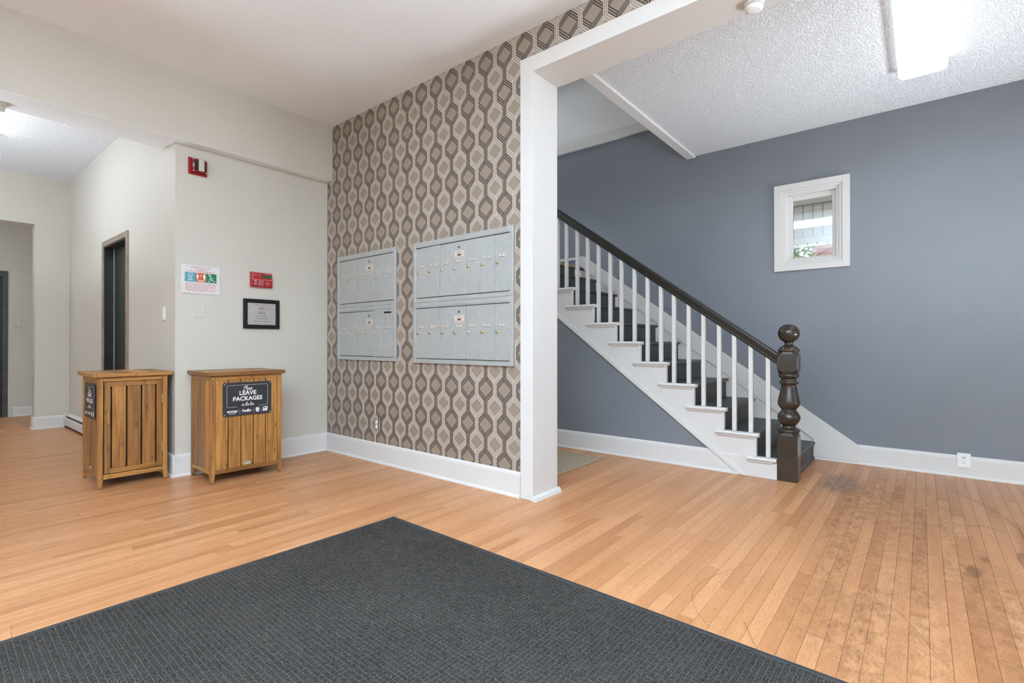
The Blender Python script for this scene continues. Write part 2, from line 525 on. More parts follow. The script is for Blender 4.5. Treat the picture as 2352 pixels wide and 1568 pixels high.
def text_mesh(body, size, align, shear, fat):
    key = (body, size, align, shear, fat)
    if key in _tc: return _tc[key]
    cu = bpy.data.curves.new('t', 'FONT'); cu.body = body; cu.size = size; cu.align_x = align; cu.align_y = 'CENTER'
    cu.shear = shear; cu.offset = fat; cu.resolution_u = 3; cu.fill_mode = 'FRONT'
    o = bpy.data.objects.new('t', cu); C.objects.link(o)
    dg = bpy.context.evaluated_depsgraph_get()
    me = bpy.data.meshes.new_from_object(o.evaluated_get(dg))
    r = ([(v.co.x, v.co.y) for v in me.vertices], [tuple(p.vertices) for p in me.polygons])
    bpy.data.objects.remove(o); bpy.data.meshes.remove(me); bpy.data.curves.remove(cu)
    _tc[key] = r
    return r


def tag(o, label, cat, group=None, kind=None):
    o['label'] = label; o['category'] = cat
    if group: o['group'] = group
    if kind: o['kind'] = kind
    return o


def thing(name, label, cat, loc=(0, 0, 0), rz=0.0, group=None):
    o = bpy.data.objects.new(name, None); C.objects.link(o)
    o.empty_display_size = .1
    o.location = loc; o.rotation_euler = (0, 0, rz)
    return tag(o, label, cat, group)


def struct(name, mb, label, cat, parent=None):
    o = mb.build(name, parent, 'structure')
    if parent is None: tag(o, label, cat)
    return o


def dup(root, loc, rz, label):
    r = root.copy(); C.objects.link(r); r.location = loc; r.rotation_euler = (0, 0, rz); r['label'] = label
    for ch in list(root.children):
        c = ch.copy(); C.objects.link(c); c.parent = r
        for g in list(ch.children):
            d = g.copy(); C.objects.link(d); d.parent = c
    return r


# ------------------------------------------------------------------ measured planes of the rooms
XW = 2.815            # wallpapered wall
YA = 4.76             # grey wall with the alarm
XH = 1.45             # hall wall
YB = 8.76             # hall end wall
XB = 5.55             # slate blue wall
XS = 4.48             # outer face of the stair
ZC, ZS, ZH = 3.305, 3.155, 3.235
Y0, X0 = -2.5, -3.0   # behind and left of the viewer

# ------------------------------------------------------------------ setting: walls and ceilings
MB_ = MB().box(X0 - .2, XB + .2, Y0 - .2, 10.9, -.2, -.012, 'gap')
floor = struct('floor', MB_, 'worn oak strip floor running through lobby, hall and stair foot', 'floor')

mb = MB().box(XH, XW + .28, YA, YA + .22, 0, 3.5, 'wall_grey')
wall_alarm = struct('wall_back', mb, 'greige wall with the red alarm and framed certificate', 'wall')

# hall wall with the door opening
DY0, DY1, DZ = 6.13, 6.98, 2.155
mb = MB().box(XH, XH + .15, YA + .22, DY0, 0, 3.5, 'wall_grey').box(XH, XH + .15, DY1, YB, 0, 3.5, 'wall_grey').box(XH, XH + .15, DY0, DY1, DZ, 3.5, 'wall_grey')
struct('wall_hall', mb, 'bright greige hall wall with the tall black door', 'wall')

OX = 1.115
mb = MB().box(OX, XH + .15, YB, YB + .16, 0, 3.5, 'wall_grey').box(-.6, OX, YB, YB + .16, 2.615, 3.5, 'wall_grey').box(X0, -.6, YB, YB + .16, 0, 3.5, 'wall_grey')
struct('wall_hall_end', mb, 'greige hall end wall with a wide cased opening', 'wall')

mb = MB().box(1.045, 2.2, 10.5, 10.7, 0, 3.3, 'wall_grey').box(.1, 1.045, 10.5, 10.7, 2.165, 3.3, 'wall_grey').box(-1.5, .1, 10.5, 10.7, 0, 3.3, 'wall_grey')
mb.box(1.9, 2.0, YB + .16, 10.5, 0, 3.3, 'wall_grey').box(-1.5, -1.4, YB + .16, 10.5, 0, 3.3, 'wall_grey')
struct('wall_far', mb, 'greige wall of the room beyond the hall opening', 'wall')

# wallpapered wall and the strip over the wide opening
mb = MB().box(XW, XW + .27, 2.11, YA, 0, 3.5, 'taupe').box(XW, XW + .27, Y0, 2.11, 3.02, 3.5, 'taupe')
wall_paper = struct('wall_center', mb, 'taupe wall papered with black and cream interlaced ribbons', 'wall')
mb = MB().box(XW + .27, XW + .278, 2.11, 5.0, 0, 3.5, 'white_wall')
mb.build('rear_face', wall_paper)

# slate blue wall with the window hole
WY0, WY1, WZ0, WZ1 = 0.6115, 1.0405, 1.9075, 2.5565
mb = MB().box(XB, XB + .2, Y0, WY0, 0, 3.58, 'blue').box(XB, XB + .2, WY1, 5.0, 0, 3.58, 'blue')
mb.box(XB, XB + .2, WY0, WY1, 0, WZ0, 'blue').box(XB, XB + .2, WY0, WY1, WZ1, 3.58, 'blue')
struct('wall_right', mb, 'slate blue stair wall with a small white window', 'wall')
mb = MB().box(XB - .02, XB + .2, 1.2, 5.0, 3.58, 6.2, 'white_wall').box(XB - .035, XB - .02, 1.2, 5.0, 3.58, 3.70, 'white', .004)
struct('wall_upper', mb, 'white wall of the upper floor above the slate blue wall', 'wall')
mb = MB().box(3.0, XB + .2, 5.0, 5.2, 0, 6.2, 'white_wall').box(3.0, 3.093, 2.1, 5.0, 3.5, 6.2, 'white_wall').box(3.0, XB + .2, 1.75, 1.92, 3.46, 6.2, 'white_wall').box(3.0, XB + .2, 1.75, 5.2, 6.2, 6.3, 'white_wall')
struct('wall_stairwell', mb, 'white stairwell walls hidden behind the post and above', 'wall')
# under the stair
mb = MB().prism([(1.192, 0), (5.0, 0), (5.0, 1.90), (3.735, 1.90)], 'x', XS + .012, XS + .05, 'blue')
struct('wall_understair', mb, 'slate blue triangular wall under the white staircase', 'wall')

# walls behind the viewer with the entrance and windows
mb = MB().box(X0, -1.4, Y0 - .2, Y0, 0, 3.5, 'wall_grey').box(1.8, 3.45, Y0 - .2, Y0, 0, 3.5, 'wall_grey').box(5.15, XB + .2, Y0 - .2, Y0, 0, 3.5, 'wall_grey')
mb.box(-1.4, 1.8, Y0 - .2, Y0, 2.6, 3.5, 'wall_grey').box(3.45, 5.15, Y0 - .2, Y0, 2.4, 3.5, 'wall_grey').box(3.45, 5.15, Y0 - .2, Y0, 0, .8, 'wall_grey')
for x in (-.35, .2, .75): mb.box(x - .04, x + .04, Y0 - .14, Y0 - .06, 0, 2.6, 'white')
struct('wall_front', mb, 'greige entrance wall behind the viewer', 'wall')
mb = MB().box(X0 - .2, X0, Y0, .1, 0, 3.5, 'wall_grey').box(X0 - .2, X0, 3.1, 8.9, 0, 3.5, 'wall_grey').box(X0 - .2, X0, .1, 3.1, 0, .9, 'wall_grey').box(X0 - .2, X0, .1, 3.1, 2.5, 3.5, 'wall_grey')
struct('wall_left', mb, 'greige window wall left of the viewer', 'wall')

mb = MB().box(X0, XW, Y0, 4.66, ZC, ZC + .2, 'ceil')
struct('ceiling', mb, 'white finely stippled lobby ceiling', 'ceiling')
mb = MB().box(XW + .27, XB, Y0, 1.93, ZS, ZS + .3, 'ceil_rough')
struct('ceiling', mb, 'white coarse stippled ceiling over the stair hall', 'ceiling')
mb = MB().box(X0, XH, 5.05, YB, ZH, ZH + .2, 'ceil_rough')
struct('ceiling', mb, 'white stippled ceiling of the left hall', 'ceiling')
mb = MB().box(-1.5, 2.0, YB + .16, 10.7, 3.05, 3.2, 'ceil')
struct('ceiling', mb, 'white ceiling of the far room', 'ceiling')

# beam between lobby and hall
mb = MB().box(X0, XW - .004, 4.655, 4.755, 2.7535, ZC, 'wall_grey').box(X0, XH - .005, 4.755, 5.05, 2.775, ZC + .1, 'white')
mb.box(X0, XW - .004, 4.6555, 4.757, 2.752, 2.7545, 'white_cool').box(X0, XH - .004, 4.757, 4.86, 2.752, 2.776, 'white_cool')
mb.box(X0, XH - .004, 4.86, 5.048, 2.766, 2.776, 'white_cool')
struct('trim_1', mb, 'greige ceiling beam with a white underside between lobby and hall', 'beam')

# lip along the stair opening in the ceiling
mb = MB().box(XW + .275, XB - .005, 1.925, 2.02, ZS - .022, ZS + .36, 'white', .004)
struct('trim_2', mb, 'white board edging the stair opening in the ceiling', 'trim')

# white casing of the wide opening
mb = MB().box(XW - .017, XW + .001, 2.097, 2.209, 0, 3.105, 'white', .003)
mb.box(XW - .0165, XW + .001, Y0, 2.0975, 2.997, 3.104, 'white', .003)
mb.box(XW - .0166, XW + .2845, 2.0965, 2.112, 0, 3.0, 'white').box(XW - .0166, XW + .2845, Y0, 2.110, 2.9955, 3.021, 'white')
mb.box(XW + .265, XW + .284, 2.103, 2.21, 0, 3.105, 'white', .003)
tr3 = struct('trim_3', mb, 'white casing around the wide opening to the stairs', 'trim')
mb = MB()
mb.prism([(2.068, 0), (2.099, 0), (2.099, .034), (2.088, .034), (2.074, .022)], 'x', XW - .02, XW + .3, 'white')
mb.build('shoe_moulding', tr3)

# ------------------------------------------------------------------ wallpaper print
P_, V_, H_, A_ = .1847, .27275, .0535, .0145


def wallpaper(parent):
    bm = bmesh.new()
    mats = ['taupe2', 'wp_dark', 'wp_light', 'wp_shade']

    def quad(p, mi, layer):
        # u grows with -Y (to the viewer's right); layer lifts it off the wall
        vs = [bm.verts.new((XW - .0003 - layer * .00012, -u, z)) for u, z in p]
        f = bm.faces.new(vs); f.material_index = mi

    def offs(pts, d):
        out = []
        for i, p in enumerate(pts):
            p = Vector(p)
            a = (p - Vector(pts[i - 1])).normalized() if i else None
            b = (Vector(pts[i + 1]) - p).normalized() if i < len(pts) - 1 else None
            na = Vector((-a.y, a.x)) if a else None; nb = Vector((-b.y, b.x)) if b else None
            if na is None: n = nb; s = 1
            elif nb is None: n = na; s = 1
            else:
                n = (na + nb).normalized(); s = 1 / max(.3, n.dot(na))
            out.append(p + n * d * s)
        return out

    def strip(pts, d0, d1, mi, layer):
        a, b = offs(pts, d0), offs(pts, d1)
        for i in range(len(pts) - 1):
            quad([a[i], a[i + 1], b[i + 1], b[i]], mi, layer)
    lws = (.0027, .0022)
    for col in (0, 1):
        for i in range(-2, 34):
            u = -4.585 - .1847 * 2 + i * P_ + (P_ / 2 if col else 0)
            for j in range(-1, 14):
                z = .0728 + j * V_ + (V_ / 2 if col else 0)
                if z > 3.6: continue
                mi = 1 + col; lw = lws[col]
                s = 1 if (i * 3 + j) % 4 in (0, 1) else -1
                if col: s = 1 if (i + j * 3) % 4 in (0, 3) else -1
                for sy in (1, -1):
                    t = [(u, z + sy * H_ * .9), (u - s * P_ / 2, z + sy * V_ / 2)]
                    for d in (-A_, 0, A_): strip(t, d - lw, d + lw, mi, 2)
                    strip(t, -A_, A_, 3 if col == 0 else 0, 1)
                main = [(u + s * P_ / 2, z - V_ / 2), (u, z - H_), (u, z + H_), (u + s * P_ / 2, z + V_ / 2)]
                for k in (0, 2):
                    seg = main[k:k + 2]
                    strip(seg, -A_, A_, 3 if col == 0 else 0, 3)
                full_a = {d: (offs(main, d - lw), offs(main, d + lw)) for d in (-A_, 0, A_)}
                fa, fb = offs(main, -A_ - lw), offs(main, A_ + lw)
                quad([fa[1], fa[2], fb[2], fb[1]], 3 if col == 0 else 0, 5)
                for d, (a, b) in full_a.items():
                    quad([a[0], a[1], b[1], b[0]], mi, 4); quad([a[2], a[3], b[3], b[2]], mi, 4)
                    quad([a[1], a[2], b[2], b[1]], mi, 6)

    def cut(b, co, no):
        bmesh.ops.bisect_plane(b, geom=b.verts[:] + b.edges[:] + b.faces[:], plane_co=co, plane_no=no, clear_outer=True)
    hi = bm.copy()
    for b, (ya, yb, za, zb) in ((bm, (2.15, YA - .002, .12, ZC + .03)), (hi, (Y0, 2.15, 3.06, ZC + .03))):
        cut(b, (0, ya, 0), (0, -1, 0)); cut(b, (0, yb, 0), (0, 1, 0)); cut(b, (0, 0, za), (0, 0, -1)); cut(b, (0, 0, zb), (0, 0, 1))
    me = bpy.data.meshes.new('wallpaper'); bm.to_mesh(me)
    tmp = bmesh.new(); tmp.from_mesh(me)
    me2 = bpy.data.meshes.new('t'); hi.to_mesh(me2); tmp.from_mesh(me2); tmp.to_mesh(me)
    for b in (bm, hi, tmp): b.free()
    bpy.data.meshes.remove(me2)
    for m in mats: me.materials.append(M[m])
    link('wallpaper', me, parent)


wallpaper(wall_paper)

# ------------------------------------------------------------------ floorboards
PW = .0605


def board_mesh(name, x0, x1, y0, y1, along='x'):
    g, e = .00035, .0009
    a0, a1, b0, b1 = x0 + g, x1 - g, y0 + g, y1 - g
    vs = [(a0, b0, -.012), (a1, b0, -.012), (a1, b1, -.012), (a0, b1, -.012), (a0, b0, -e), (a1, b0, -e), (a1, b1, -e), (a0, b1, -e),
          (a0 + e, b0 + e, 0), (a1 - e, b0 + e, 0), (a1 - e, b1 - e, 0), (a0 + e, b1 - e, 0)]
    fs = [(8, 9, 10, 11)]
    for i in range(4):
        j = (i + 1) % 4
        fs += [(i, j, j + 4, i + 4), (i + 4, j + 4, j + 8, i + 8)]
    return vs, fs


FW = (math.cos(R(YAW)), math.sin(R(YAW)))


def seen(x, y):
    """weight of a floor point for the photograph: 0 when it cannot show"""
    d = x * FW[0] + y * FW[1]
    if d < 1.2: return 0
    s = x * FW[1] - y * FW[0]
    px = 1176 + FPX * s / d; py = 784 + FPX * CAM_H / d
    if not (0 < px < 2352 and py < 1568): return 0
    if x < 1.98 and -.4 < y < 2.6: return 0
    if x > XW and y > 2.1 and y / x > 2.1 / 3.09: return 0
    if x > XS and y > .8: return 0
    if y > YA and x > XH: return 0
    if x > XH and y / x > YA / XH: return 0
    return 1 / (d * d * d)


rb = random.Random(3)
boards = []
y = Y0
row = 0
while y < YB + .16:
    y1 = min(y + PW, YB + .16)
    xmax = XB if y < 5.0 else XH
    x = X0 - rb.uniform(0, 1.3)
    while x < xmax:
        L = rb.choice((.45, .6, .8, .9, 1.1, 1.3, 1.6, 2.0))
        a, b = max(x, X0), min(x + L, xmax)
        if b - a > .05:
            n = max(2, int((b - a) / .12))
            wgt = sum(seen(a + (b - a) * (k + .5) / n, (y + y1) / 2) for k in range(n)) / n * (b - a)
            boards.append((wgt, a, b, y, y1))
        x += L
    y = y1
boards.sort(key=lambda t: -t[0])
cache = {}
for wgt, a, b, y, y1 in boards[:296]:
    L = round(b - a, 4)
    if L not in cache:
        vs, fs = board_mesh('b', 0, b - a, 0, PW)
        me = bpy.data.meshes.new('floorboard'); me.from_pydata(vs, [], fs); me.materials.append(M['wood_o']); cache[L] = me
    o = link('floorboard', cache[L], floor); o.location = (a, y, 0)
V, F, T = [], [], []
for wgt, a, b, y, y1 in boards[296:]:
    vs, fs = board_mesh('b', a, b, y, y1)
    n = len(V); V += vs; F += [tuple(i + n for i in f) for f in fs]; T += [rb.random()] * len(vs)
me = bpy.data.meshes.new('floorboard_field'); me.from_pydata(V, [], F); me.materials.append(M['wood_a'])
at = me.attributes.new('tone', 'FLOAT', 'POINT'); at.data.foreach_set('value', T)
link('floorboard_field', me, floor, 'stuff')
# room beyond: boards run the other way behind a threshold strip
fl2 = struct('floor', MB().box(-1.4, 1.9, YB + .165, 10.5, -.011, -.009, 'gap'), 'oak strip floor of the far room with boards turned', 'floor')
cache2 = {}
x = -.4
while x < 1.9:
    y = YB + .20 - rb.uniform(0, .5)
    while y < 10.5:
        L = rb.choice((.6, .9, 1.2)); a, b = max(y, YB + .20), min(y + L, 10.5)
        if b - a > .05:
            k = round(b - a, 3)
            if k not in cache2:
                vs, fs = board_mesh('b', 0, PW, 0, b - a); me = bpy.data.meshes.new('floorboard'); me.from_pydata(vs, [], fs); me.materials.append(M['wood_y']); cache2[k] = me
            o = link('floorboard', cache2[k], fl2); o.location = (x, a, .006)
        y += L
    x += PW
MB().box(-1.4, 1.9, YB + .155, YB + .205, -.01, .010, 'wood_y', .003).build('threshold', fl2)

# ------------------------------------------------------------------ baseboards


def base_prof(h=.182, t=.016):
    return [(0, 0), (t + .012, 0), (t + .012, .008), (t + .007, .018), (t, .022), (t, h - .028), (t - .003, h - .012), (t - .009, h - .002), (t - .011, h), (0, h)]


def baseboard(name, axis, face, sgn, a, b, label, h=.182):
    """runs along axis; the wall face is at 'face' and the board stands out towards sgn"""
    pr = [(face + sgn * d, z) for d, z in base_prof(h)]
    mb = MB()
    if axis == 'y':      # runs in y, profile in x,z
        mb.prism(pr, 'y', a, b, 'white')
    else:                # runs in x, profile in y,z
        mb.prism(pr, 'x', a, b, 'white')
    return struct(name, mb, label, 'baseboard')


baseboard('baseboard_center', 'y', XW, -1, 2.211, YA - .001, 'white baseboard under the patterned wallpaper')
baseboard('baseboard_back', 'x', YA, -1, XH - .02, XW - .001, 'white baseboard under the alarm wall behind the wooden boxes')
baseboard('baseboard_hall', 'y', XH, -1, YA - .02, DY0 - .09, 'white baseboard on the hall wall behind the left wooden box')
baseboard('baseboard_hall_end', 'x', YB, -1, OX - .001, XH - .001, 'white baseboard on the hall end wall beside the opening', .155)
baseboard('baseboard_opening', 'y', OX, -1, YB - .001, YB + .16, 'white baseboard returning into the hall opening', .155)
baseboard('baseboard_far', 'x', 10.5, -1, 1.10, 1.9, 'white baseboard on the far room wall', .145)
baseboard('baseboard_right', 'y', XB, -1, Y0, .80, 'white baseboard below the slate blue wall right of the newel', .175)
baseboard('baseboard_understair', 'y', XS + .012, -1, 1.20, 5.0, 'white baseboard under the slate blue triangle', .182)

# ------------------------------------------------------------------ window in the blue wall and what stands outside
win = MB()
cy0, cy1, cz0, cz1 = .512, 1.140, 1.808, 2.656


def ring(mb, o, i, x0, x1, m='white', bev=.0012):
    (ya, yb, za, zb), (yc, yd, zc, zd) = o, i
    mb.box(x0, x1, ya, yc, za, zb, m, bev); mb.box(x0, x1, yd, yb, za, zb, m, bev)
    mb.box(x0, x1, yc, yd, za, zc, m, bev); mb.box(x0, x1, yc, yd, zd, zb, m, bev)


def inset(r, d): return (r[0] + d, r[1] - d, r[2] + d, r[3] - d)


r0 = (cy0, cy1, cz0, cz1)
r1, r2, r3 = inset(r0, .057), inset(r0, .082), inset(r0, .105)
ring(win, r0, r1, XB - .026, XB - .001)
ring(win, r1, r2, XB - .018, XB - .001)
ring(win, r2, r3, XB - .008, XB + .002)
wobj = struct('window_1', win, 'small white framed window high in the slate blue wall', 'window')
mb = MB(); ring(mb, inset(r0, .099), inset(r0, .112), XB - .001, XB + .12, 'white', .001)
mb.build('jamb', wobj)
mb = MB(); ring(mb, inset(r0, .109), (.654, .982, 1.935, 2.495), XB + .022, XB + .055, 'white', .003)
mb.build('sash', wobj)
MB().box(XB + .036, XB + .040, .648, .988, 1.93, 2.50, 'glass').build('pane', wobj)
MB().box(XB + .050, XB + .054, .648, .988, 1.93, 2.50, 'glass').build('pane', wobj)

XO = 7.0
ob = thing('porch_siding', 'beige grooved siding of the porch outside the small window', 'siding', (XO, 1.0, 2.28))
pitch = .1035
for k in range(-6, 9):
    y = -.05 + pitch * (k - .32)
    MB().box(0, .03, y + .004, y + pitch - .004, .11, .50, 'siding', .004).build('panel', ob)
MB().box(.022, .034, -.75, .95, .11, .50, 'siding_d').build('backing', ob)
MB().box(-.03, .05, -.75, .95, .505, .70, 'siding', .008).build('top_rail', ob)
MB().prism([(-.035, .02), (.05, 0), (.05, .105), (-.012, .105)], 'y', -.75, .95, 'siding').build('bottom_rail', ob)
for k in range(-5, 9):
    MB().cyl((-.035, -.02 + pitch * (k - .1), .018), .008, .02, 'bolt', 'x', 8).build('bolt', ob)
for yy in (-.72, .92): MB().box(.0, .04, yy - .03, yy + .03, -2.28, .12, 'siding', .004).build('post', ob)
bw = thing('brick_wall', 'red brick building seen low through the small window', 'building', (12.0, .85, 0))
MB().box(.02, .3, -.9, .93, 0, 4.2, 'mortar').build('mortar_bed', bw)
bme = MB().box(0, .06, 0, .150, 0, .043, 'brick', .003).build('brick', bw)
bme.location = (0, -.9, 2.0)
nb = 0
for r in range(0, 18):
    y = -.68 + (.08 if r % 2 else 0)
    while y < .78:
        o = link('brick', bme.data, bw); o.location = (0, y, 2.62 + r * .053); y += .16
bpy.data.objects.remove(bme)
tre = thing('shrub', 'green leafy branch seen low through the small window', 'plant', (7.9, 1.45, 0))


def tube(mb, pts, r0, r1, m, seg=6):
    vs = []; fs = []
    n = len(pts)
    for i, p in enumerate(pts):
        p = Vector(p)
        t = (Vector(pts[min(i + 1, n - 1)]) - Vector(pts[max(i - 1, 0)])).normalized()
        a = t.orthogonal().normalized(); b = t.cross(a); r = r0 + (r1 - r0) * i / (n - 1)
        for k in range(seg):
            an = 2 * PI * k / seg; vs.append(p + (a * math.cos(an) + b * math.sin(an)) * r)
    for i in range(n - 1):
        for k in range(seg):
            k2 = (k + 1) % seg; fs.append((i * seg + k, i * seg + k2, (i + 1) * seg + k2, (i + 1) * seg + k))
    mb.faces(vs, fs, m, True)


mb = MB(); tube(mb, [(0, .1, 0), (0, .05, 1.2), (.02, -.02, 2.0), (.0, -.1, 2.5)], .03, .012, 'bark'); tube(mb, [(0, 0, 2.02), (.02, -.2, 2.2), (0, -.42, 2.33), (0, -.62, 2.42)], .009, .005, 'bark'); tube(mb, [(.01, -.3, 2.26), (0, -.36, 2.2), (0, -.45, 2.28)], .006, .003, 'bark')
mb.build('stem', tre)
rl = random.Random(11)
lmb = MB().faces([(0, 0, 0), (.035, .02, .006), (.08, .016, .0), (.12, 0, -.012), (.08, -.016, 0), (.035, -.02, .006)], [(0, 1, 2, 3), (0, 3, 4, 5)], 'leaf')
lm = bpy.data.meshes.new('leaf')
_b = MB(); _b.faces([(0, 0, 0), (.035, .028, .008), (.08, .022, .0), (.12, 0, -.014), (.08, -.022, 0), (.035, -.028, .008)], [(0, 1, 2, 3), (0, 3, 4, 5)], 'leaf'); _b.bm.to_mesh(lm); lm.materials.append(M['leaf'])
for k in range(70):
    o = link('leaf', lm, tre)
    o.location = (rl.uniform(-.12, .1), rl.uniform(-.29, .05), rl.uniform(2.2, 2.43))
    o.rotation_euler = (rl.uniform(-1, 1), rl.uniform(-1, 1), rl.uniform(0, 6.3)); s = rl.uniform(.7, 1.1); o.scale = (s, s, s)
for k in range(7):
    o = link('leaf', lm, tre); o.location = (rl.uniform(-.05, .05), rl.uniform(-.72, -.52), rl.uniform(2.28, 2.44)); o.rotation_euler = (rl.uniform(-1, 1), rl.uniform(-1, 1), rl.uniform(0, 6.3))

# ------------------------------------------------------------------ doors of the hall
mb = MB()
dl = MB().box(XH + .085, XH + .125, DY0 + .01, DY1 - .01, .008, DZ - .012, 'doordark', .002)
door = struct('door_1', dl, 'black door deep in the bronze frame of the hall wall', 'door')
door['kind'] = 'structure'
mb = MB()
cw = .06
mb.box(XH - .014, XH, DY0 - cw, DY0, 0, DZ + cw, 'bronze', .003).box(XH - .014, XH, DY1, DY1 + cw, 0, DZ + cw, 'bronze', .003).box(XH - .014, XH, DY0, DY1, DZ, DZ + cw, 'bronze', .003)
mb.build('casing', door)
mb = MB().box(XH - .002, XH + .15, DY0, DY0 + .012, 0, DZ, 'doordark').box(XH - .002, XH + .15, DY1 - .012, DY1, 0, DZ, 'doordark').box(XH - .002, XH + .15, DY0, DY1, DZ - .012, DZ, 'doordark')
mb.build('jamb', door)
MB().box(XH + .078, XH + .084, DY1 - .018, DY1 - .012, 0, DZ - .012, 'button').box(XH + .0835, XH + .086, DY0 + .18, DY0 + .186, 0.01, DZ - .014, 'button').build('edge_strip', door)
MB().box(XH + .150, XH + .16, DY0 - .1, DY1 + .1, 0, DZ + .1, 'doordark').build('backing', door)
mb = MB().lathe([(.012, 0), (.012, -.02), (.026, -.03), (.03, -.045), (.022, -.058), (.0, -.06)], (XH + .084, DY0 + .09, 1.02), 'brass', 14, 'x'); mb.build('knob', door)
for z in (.3, 1.1, 1.55):
    MB().box(XH + .06, XH + .084, DY0 + .0125, DY0 + .028, z, z + .1, 'brass').build('hinge', door)

d2 = MB().box(.14, .985, 10.53, 10.57, .008, 2.10, 'doordark', .003)
door2 = struct('door_2', d2, 'dark door at the left edge in the far room', 'door')
mb = MB().box(.985, 1.045, 10.485, 10.6, 0, 2.165, 'doorframe', .004).box(.1, .985, 10.485, 10.6, 2.105, 2.165, 'doorframe', .004).box(.1, .14, 10.485, 10.6, 0, 2.105, 'doorframe', .004)
mb.build('casing', door2)
mb = MB()
for x0, x1 in ((.24, .52), (.62, .90)):
    for z0, z1 in ((.2, .95), (1.1, 1.95)): mb.box(x0, x1, 10.522, 10.532, z0, z1, 'doordark', .006)
mb.build('panel', door2)

# ------------------------------------------------------------------ staircase
RISE, RUN, Z1, YN1 = .190, .255, .165, .788
NT = 10
LZ = 2.055


def tz(k): return Z1 + RISE * (k - 1)
def ty(k): return YN1 + RUN * (k - 1)


st = thing('staircase', 'white sided staircase with worn charcoal treads rising along the slate blue wall', 'staircase', (0, 0, 0))
# stepped white body under the treads
poly = [(.9065, 0), (.9065, tz(1) - .031), (ty(2) + .034, tz(1) - .031)]
for k in range(2, NT + 1):
    poly.append((ty(k) + .034, tz(k) - .031)); poly.append((ty(k + 1) + .034, tz(k) - .031))
poly += [(ty(NT + 1) + .034, LZ - .031), (3.75, LZ - .031), (3.75, .747 * (3.75 - 1.185) + .02), (1.21, 0)]
MB().box(4.63, XB - .012, ty(1) + .034, .9066, 0, tz(1) - .031, 'white').build('carriage', st)
MB().prism(poly, 'x', XS + .06, XB - .012, 'white').build('carriage', st)
# outer stringer
poly = [(ty(1) + .028, 0)]
for k in range(1, NT + 1):
    poly.append((ty(k) + .028, tz(k) - .028)); poly.append((ty(k + 1) + .028, tz(k) - .028))
poly += [(ty(NT + 1) + .028, LZ), (3.75, LZ), (3.75, .747 * (3.75 - 1.185)), (1.185, 0)]
poly[0] = (.9065, 0); poly[1] = (.9065, tz(1) - .028)
MB().prism(poly, 'x', XS, XS + .06, 'white').build('outer_stringer', st)
# diagonal moulding along the lower edge
sl = .747
n = math.sqrt(1 + sl * sl)
mw = .048 * n
def dz(yy): return sl * (yy - 1.185)
MB().prism([(1.185 - .055, 0), (1.185 + .01, 0), (3.7, dz(3.7)), (3.7, dz(3.7) + mw)], 'x', XS - .014, XS + .002, 'white', .004).build('stringer_moulding', st)
# treads, risers, returns
for k in range(1, NT + 1):
    xe = XB - .014 if k == 1 else XB - .085 - .02 * ((k * 7) % 3) / 2
    y0, y1, z = ty(k), ty(k + 1) + .04, tz(k)
    mb = MB().prism([(y0 + .010, z - .03), (y0 + .003, z - .024), (y0, z - .013), (y0 + .005, z - .003), (y0 + .014, z), (y1, z), (y1, z - .03)], 'x', XS + .037 if k > 1 else 4.622, xe, 'tread')
    if k == 1: mb.box(XS + .037, 4.622, .9065, y1, z - .03, z, 'tread')
    mb.build('tread', st)
    zb = 0 if k == 1 else tz(k - 1)
    MB().box(XS + .037 if k > 1 else 4.622, xe - .02, ty(k) + .020, ty(k) + .033, zb, z - .0305, 'stairdark').build('riser', st)
    if k == 1:
        MB().prism([(ty(1) + .020, 0), (ty(1) + .004, 0), (ty(1) + .006, .02), (ty(1) + .020, .03)], 'x', 4.625, XB - .03, 'stairdark').build('riser_moulding', st)
    # white return that caps the tread at the open side
    ya = y0 if k > 1 else .911
    mb = MB()
    yb_ = y0 + RUN + .085
    prof = [(XS + .036, z - .029), (XS - .018, z - .029), (XS - .027, z - .022), (XS - .030, z - .013), (XS - .026, z - .004), (XS - .018, z + .001), (XS + .036, z + .001)]
    mb.prism(prof, 'y', ya - .004, yb_, 'white')
    mb.prism([(XS - .002, z - .029), (XS - .016, z - .029), (XS - .012, z - .040), (XS - .002, z - .050)], 'y', ya + .03, yb_ - .01, 'white')
    mb.build('tread_return', st)
    if k > 1:
        MB().box(XS - .004, XS + .036, ty(k) + .016, ty(k) + .032, tz(k - 1), z - .029, 'white', .002).build('riser_end', st)
# landing
MB().box(XS + .035, XB - .012, ty(NT + 1), 4.9, LZ - .03, LZ, 'tread').build('landing', st)
MB().box(XS + .035, XB - .2, ty(NT + 1) + .02, ty(NT + 1) + .033, tz(NT), LZ - .03, 'stairdark').build('riser', st)
mb = MB().box(XS + .05, XB - .14, ty(NT + 1) - .006, ty(NT + 1) + .03, LZ - .018, LZ + .004, 'worn', .006)
o = mb.build('landing_nosing', st); o['label'] = 'bare orange worn wooden nosing'
# skirt board on the wall


def su(y): return .17 + .706 * (y - .451)
def slw(y): return .157 + .735 * (y - .767)


MB().prism([(.451, .172), (.451, 0.02), (.805, .02), (.805, slw(.805)), (3.37, slw(3.37)), (3.40, 2.09), (3.40, 2.205), (3.335, 2.205)], 'x', XB - .028, XB - .006, 'white', .003).build('skirt_board', st)
mb = MB().prism([(.80, .0), (.80, slw(.80) + .03), (3.37, slw(3.37) + .03), (3.37, slw(3.37) - .35), (1.2, 0)], 'x', XB - .0115, XB - .002, 'white')
mb.build('wall_board', st)
MB().box(XB - .02, XB - .001, 3.41, 4.9, 2.165, 2.205, 'white', .003).build('landing_baseboard', st)

# ------------------------------------------------------------------ railing
rl_ = thing('stair_railing', 'dark brown handrail on slim white square balusters', 'railing', (0, 0, 0))
XR = XS + .045


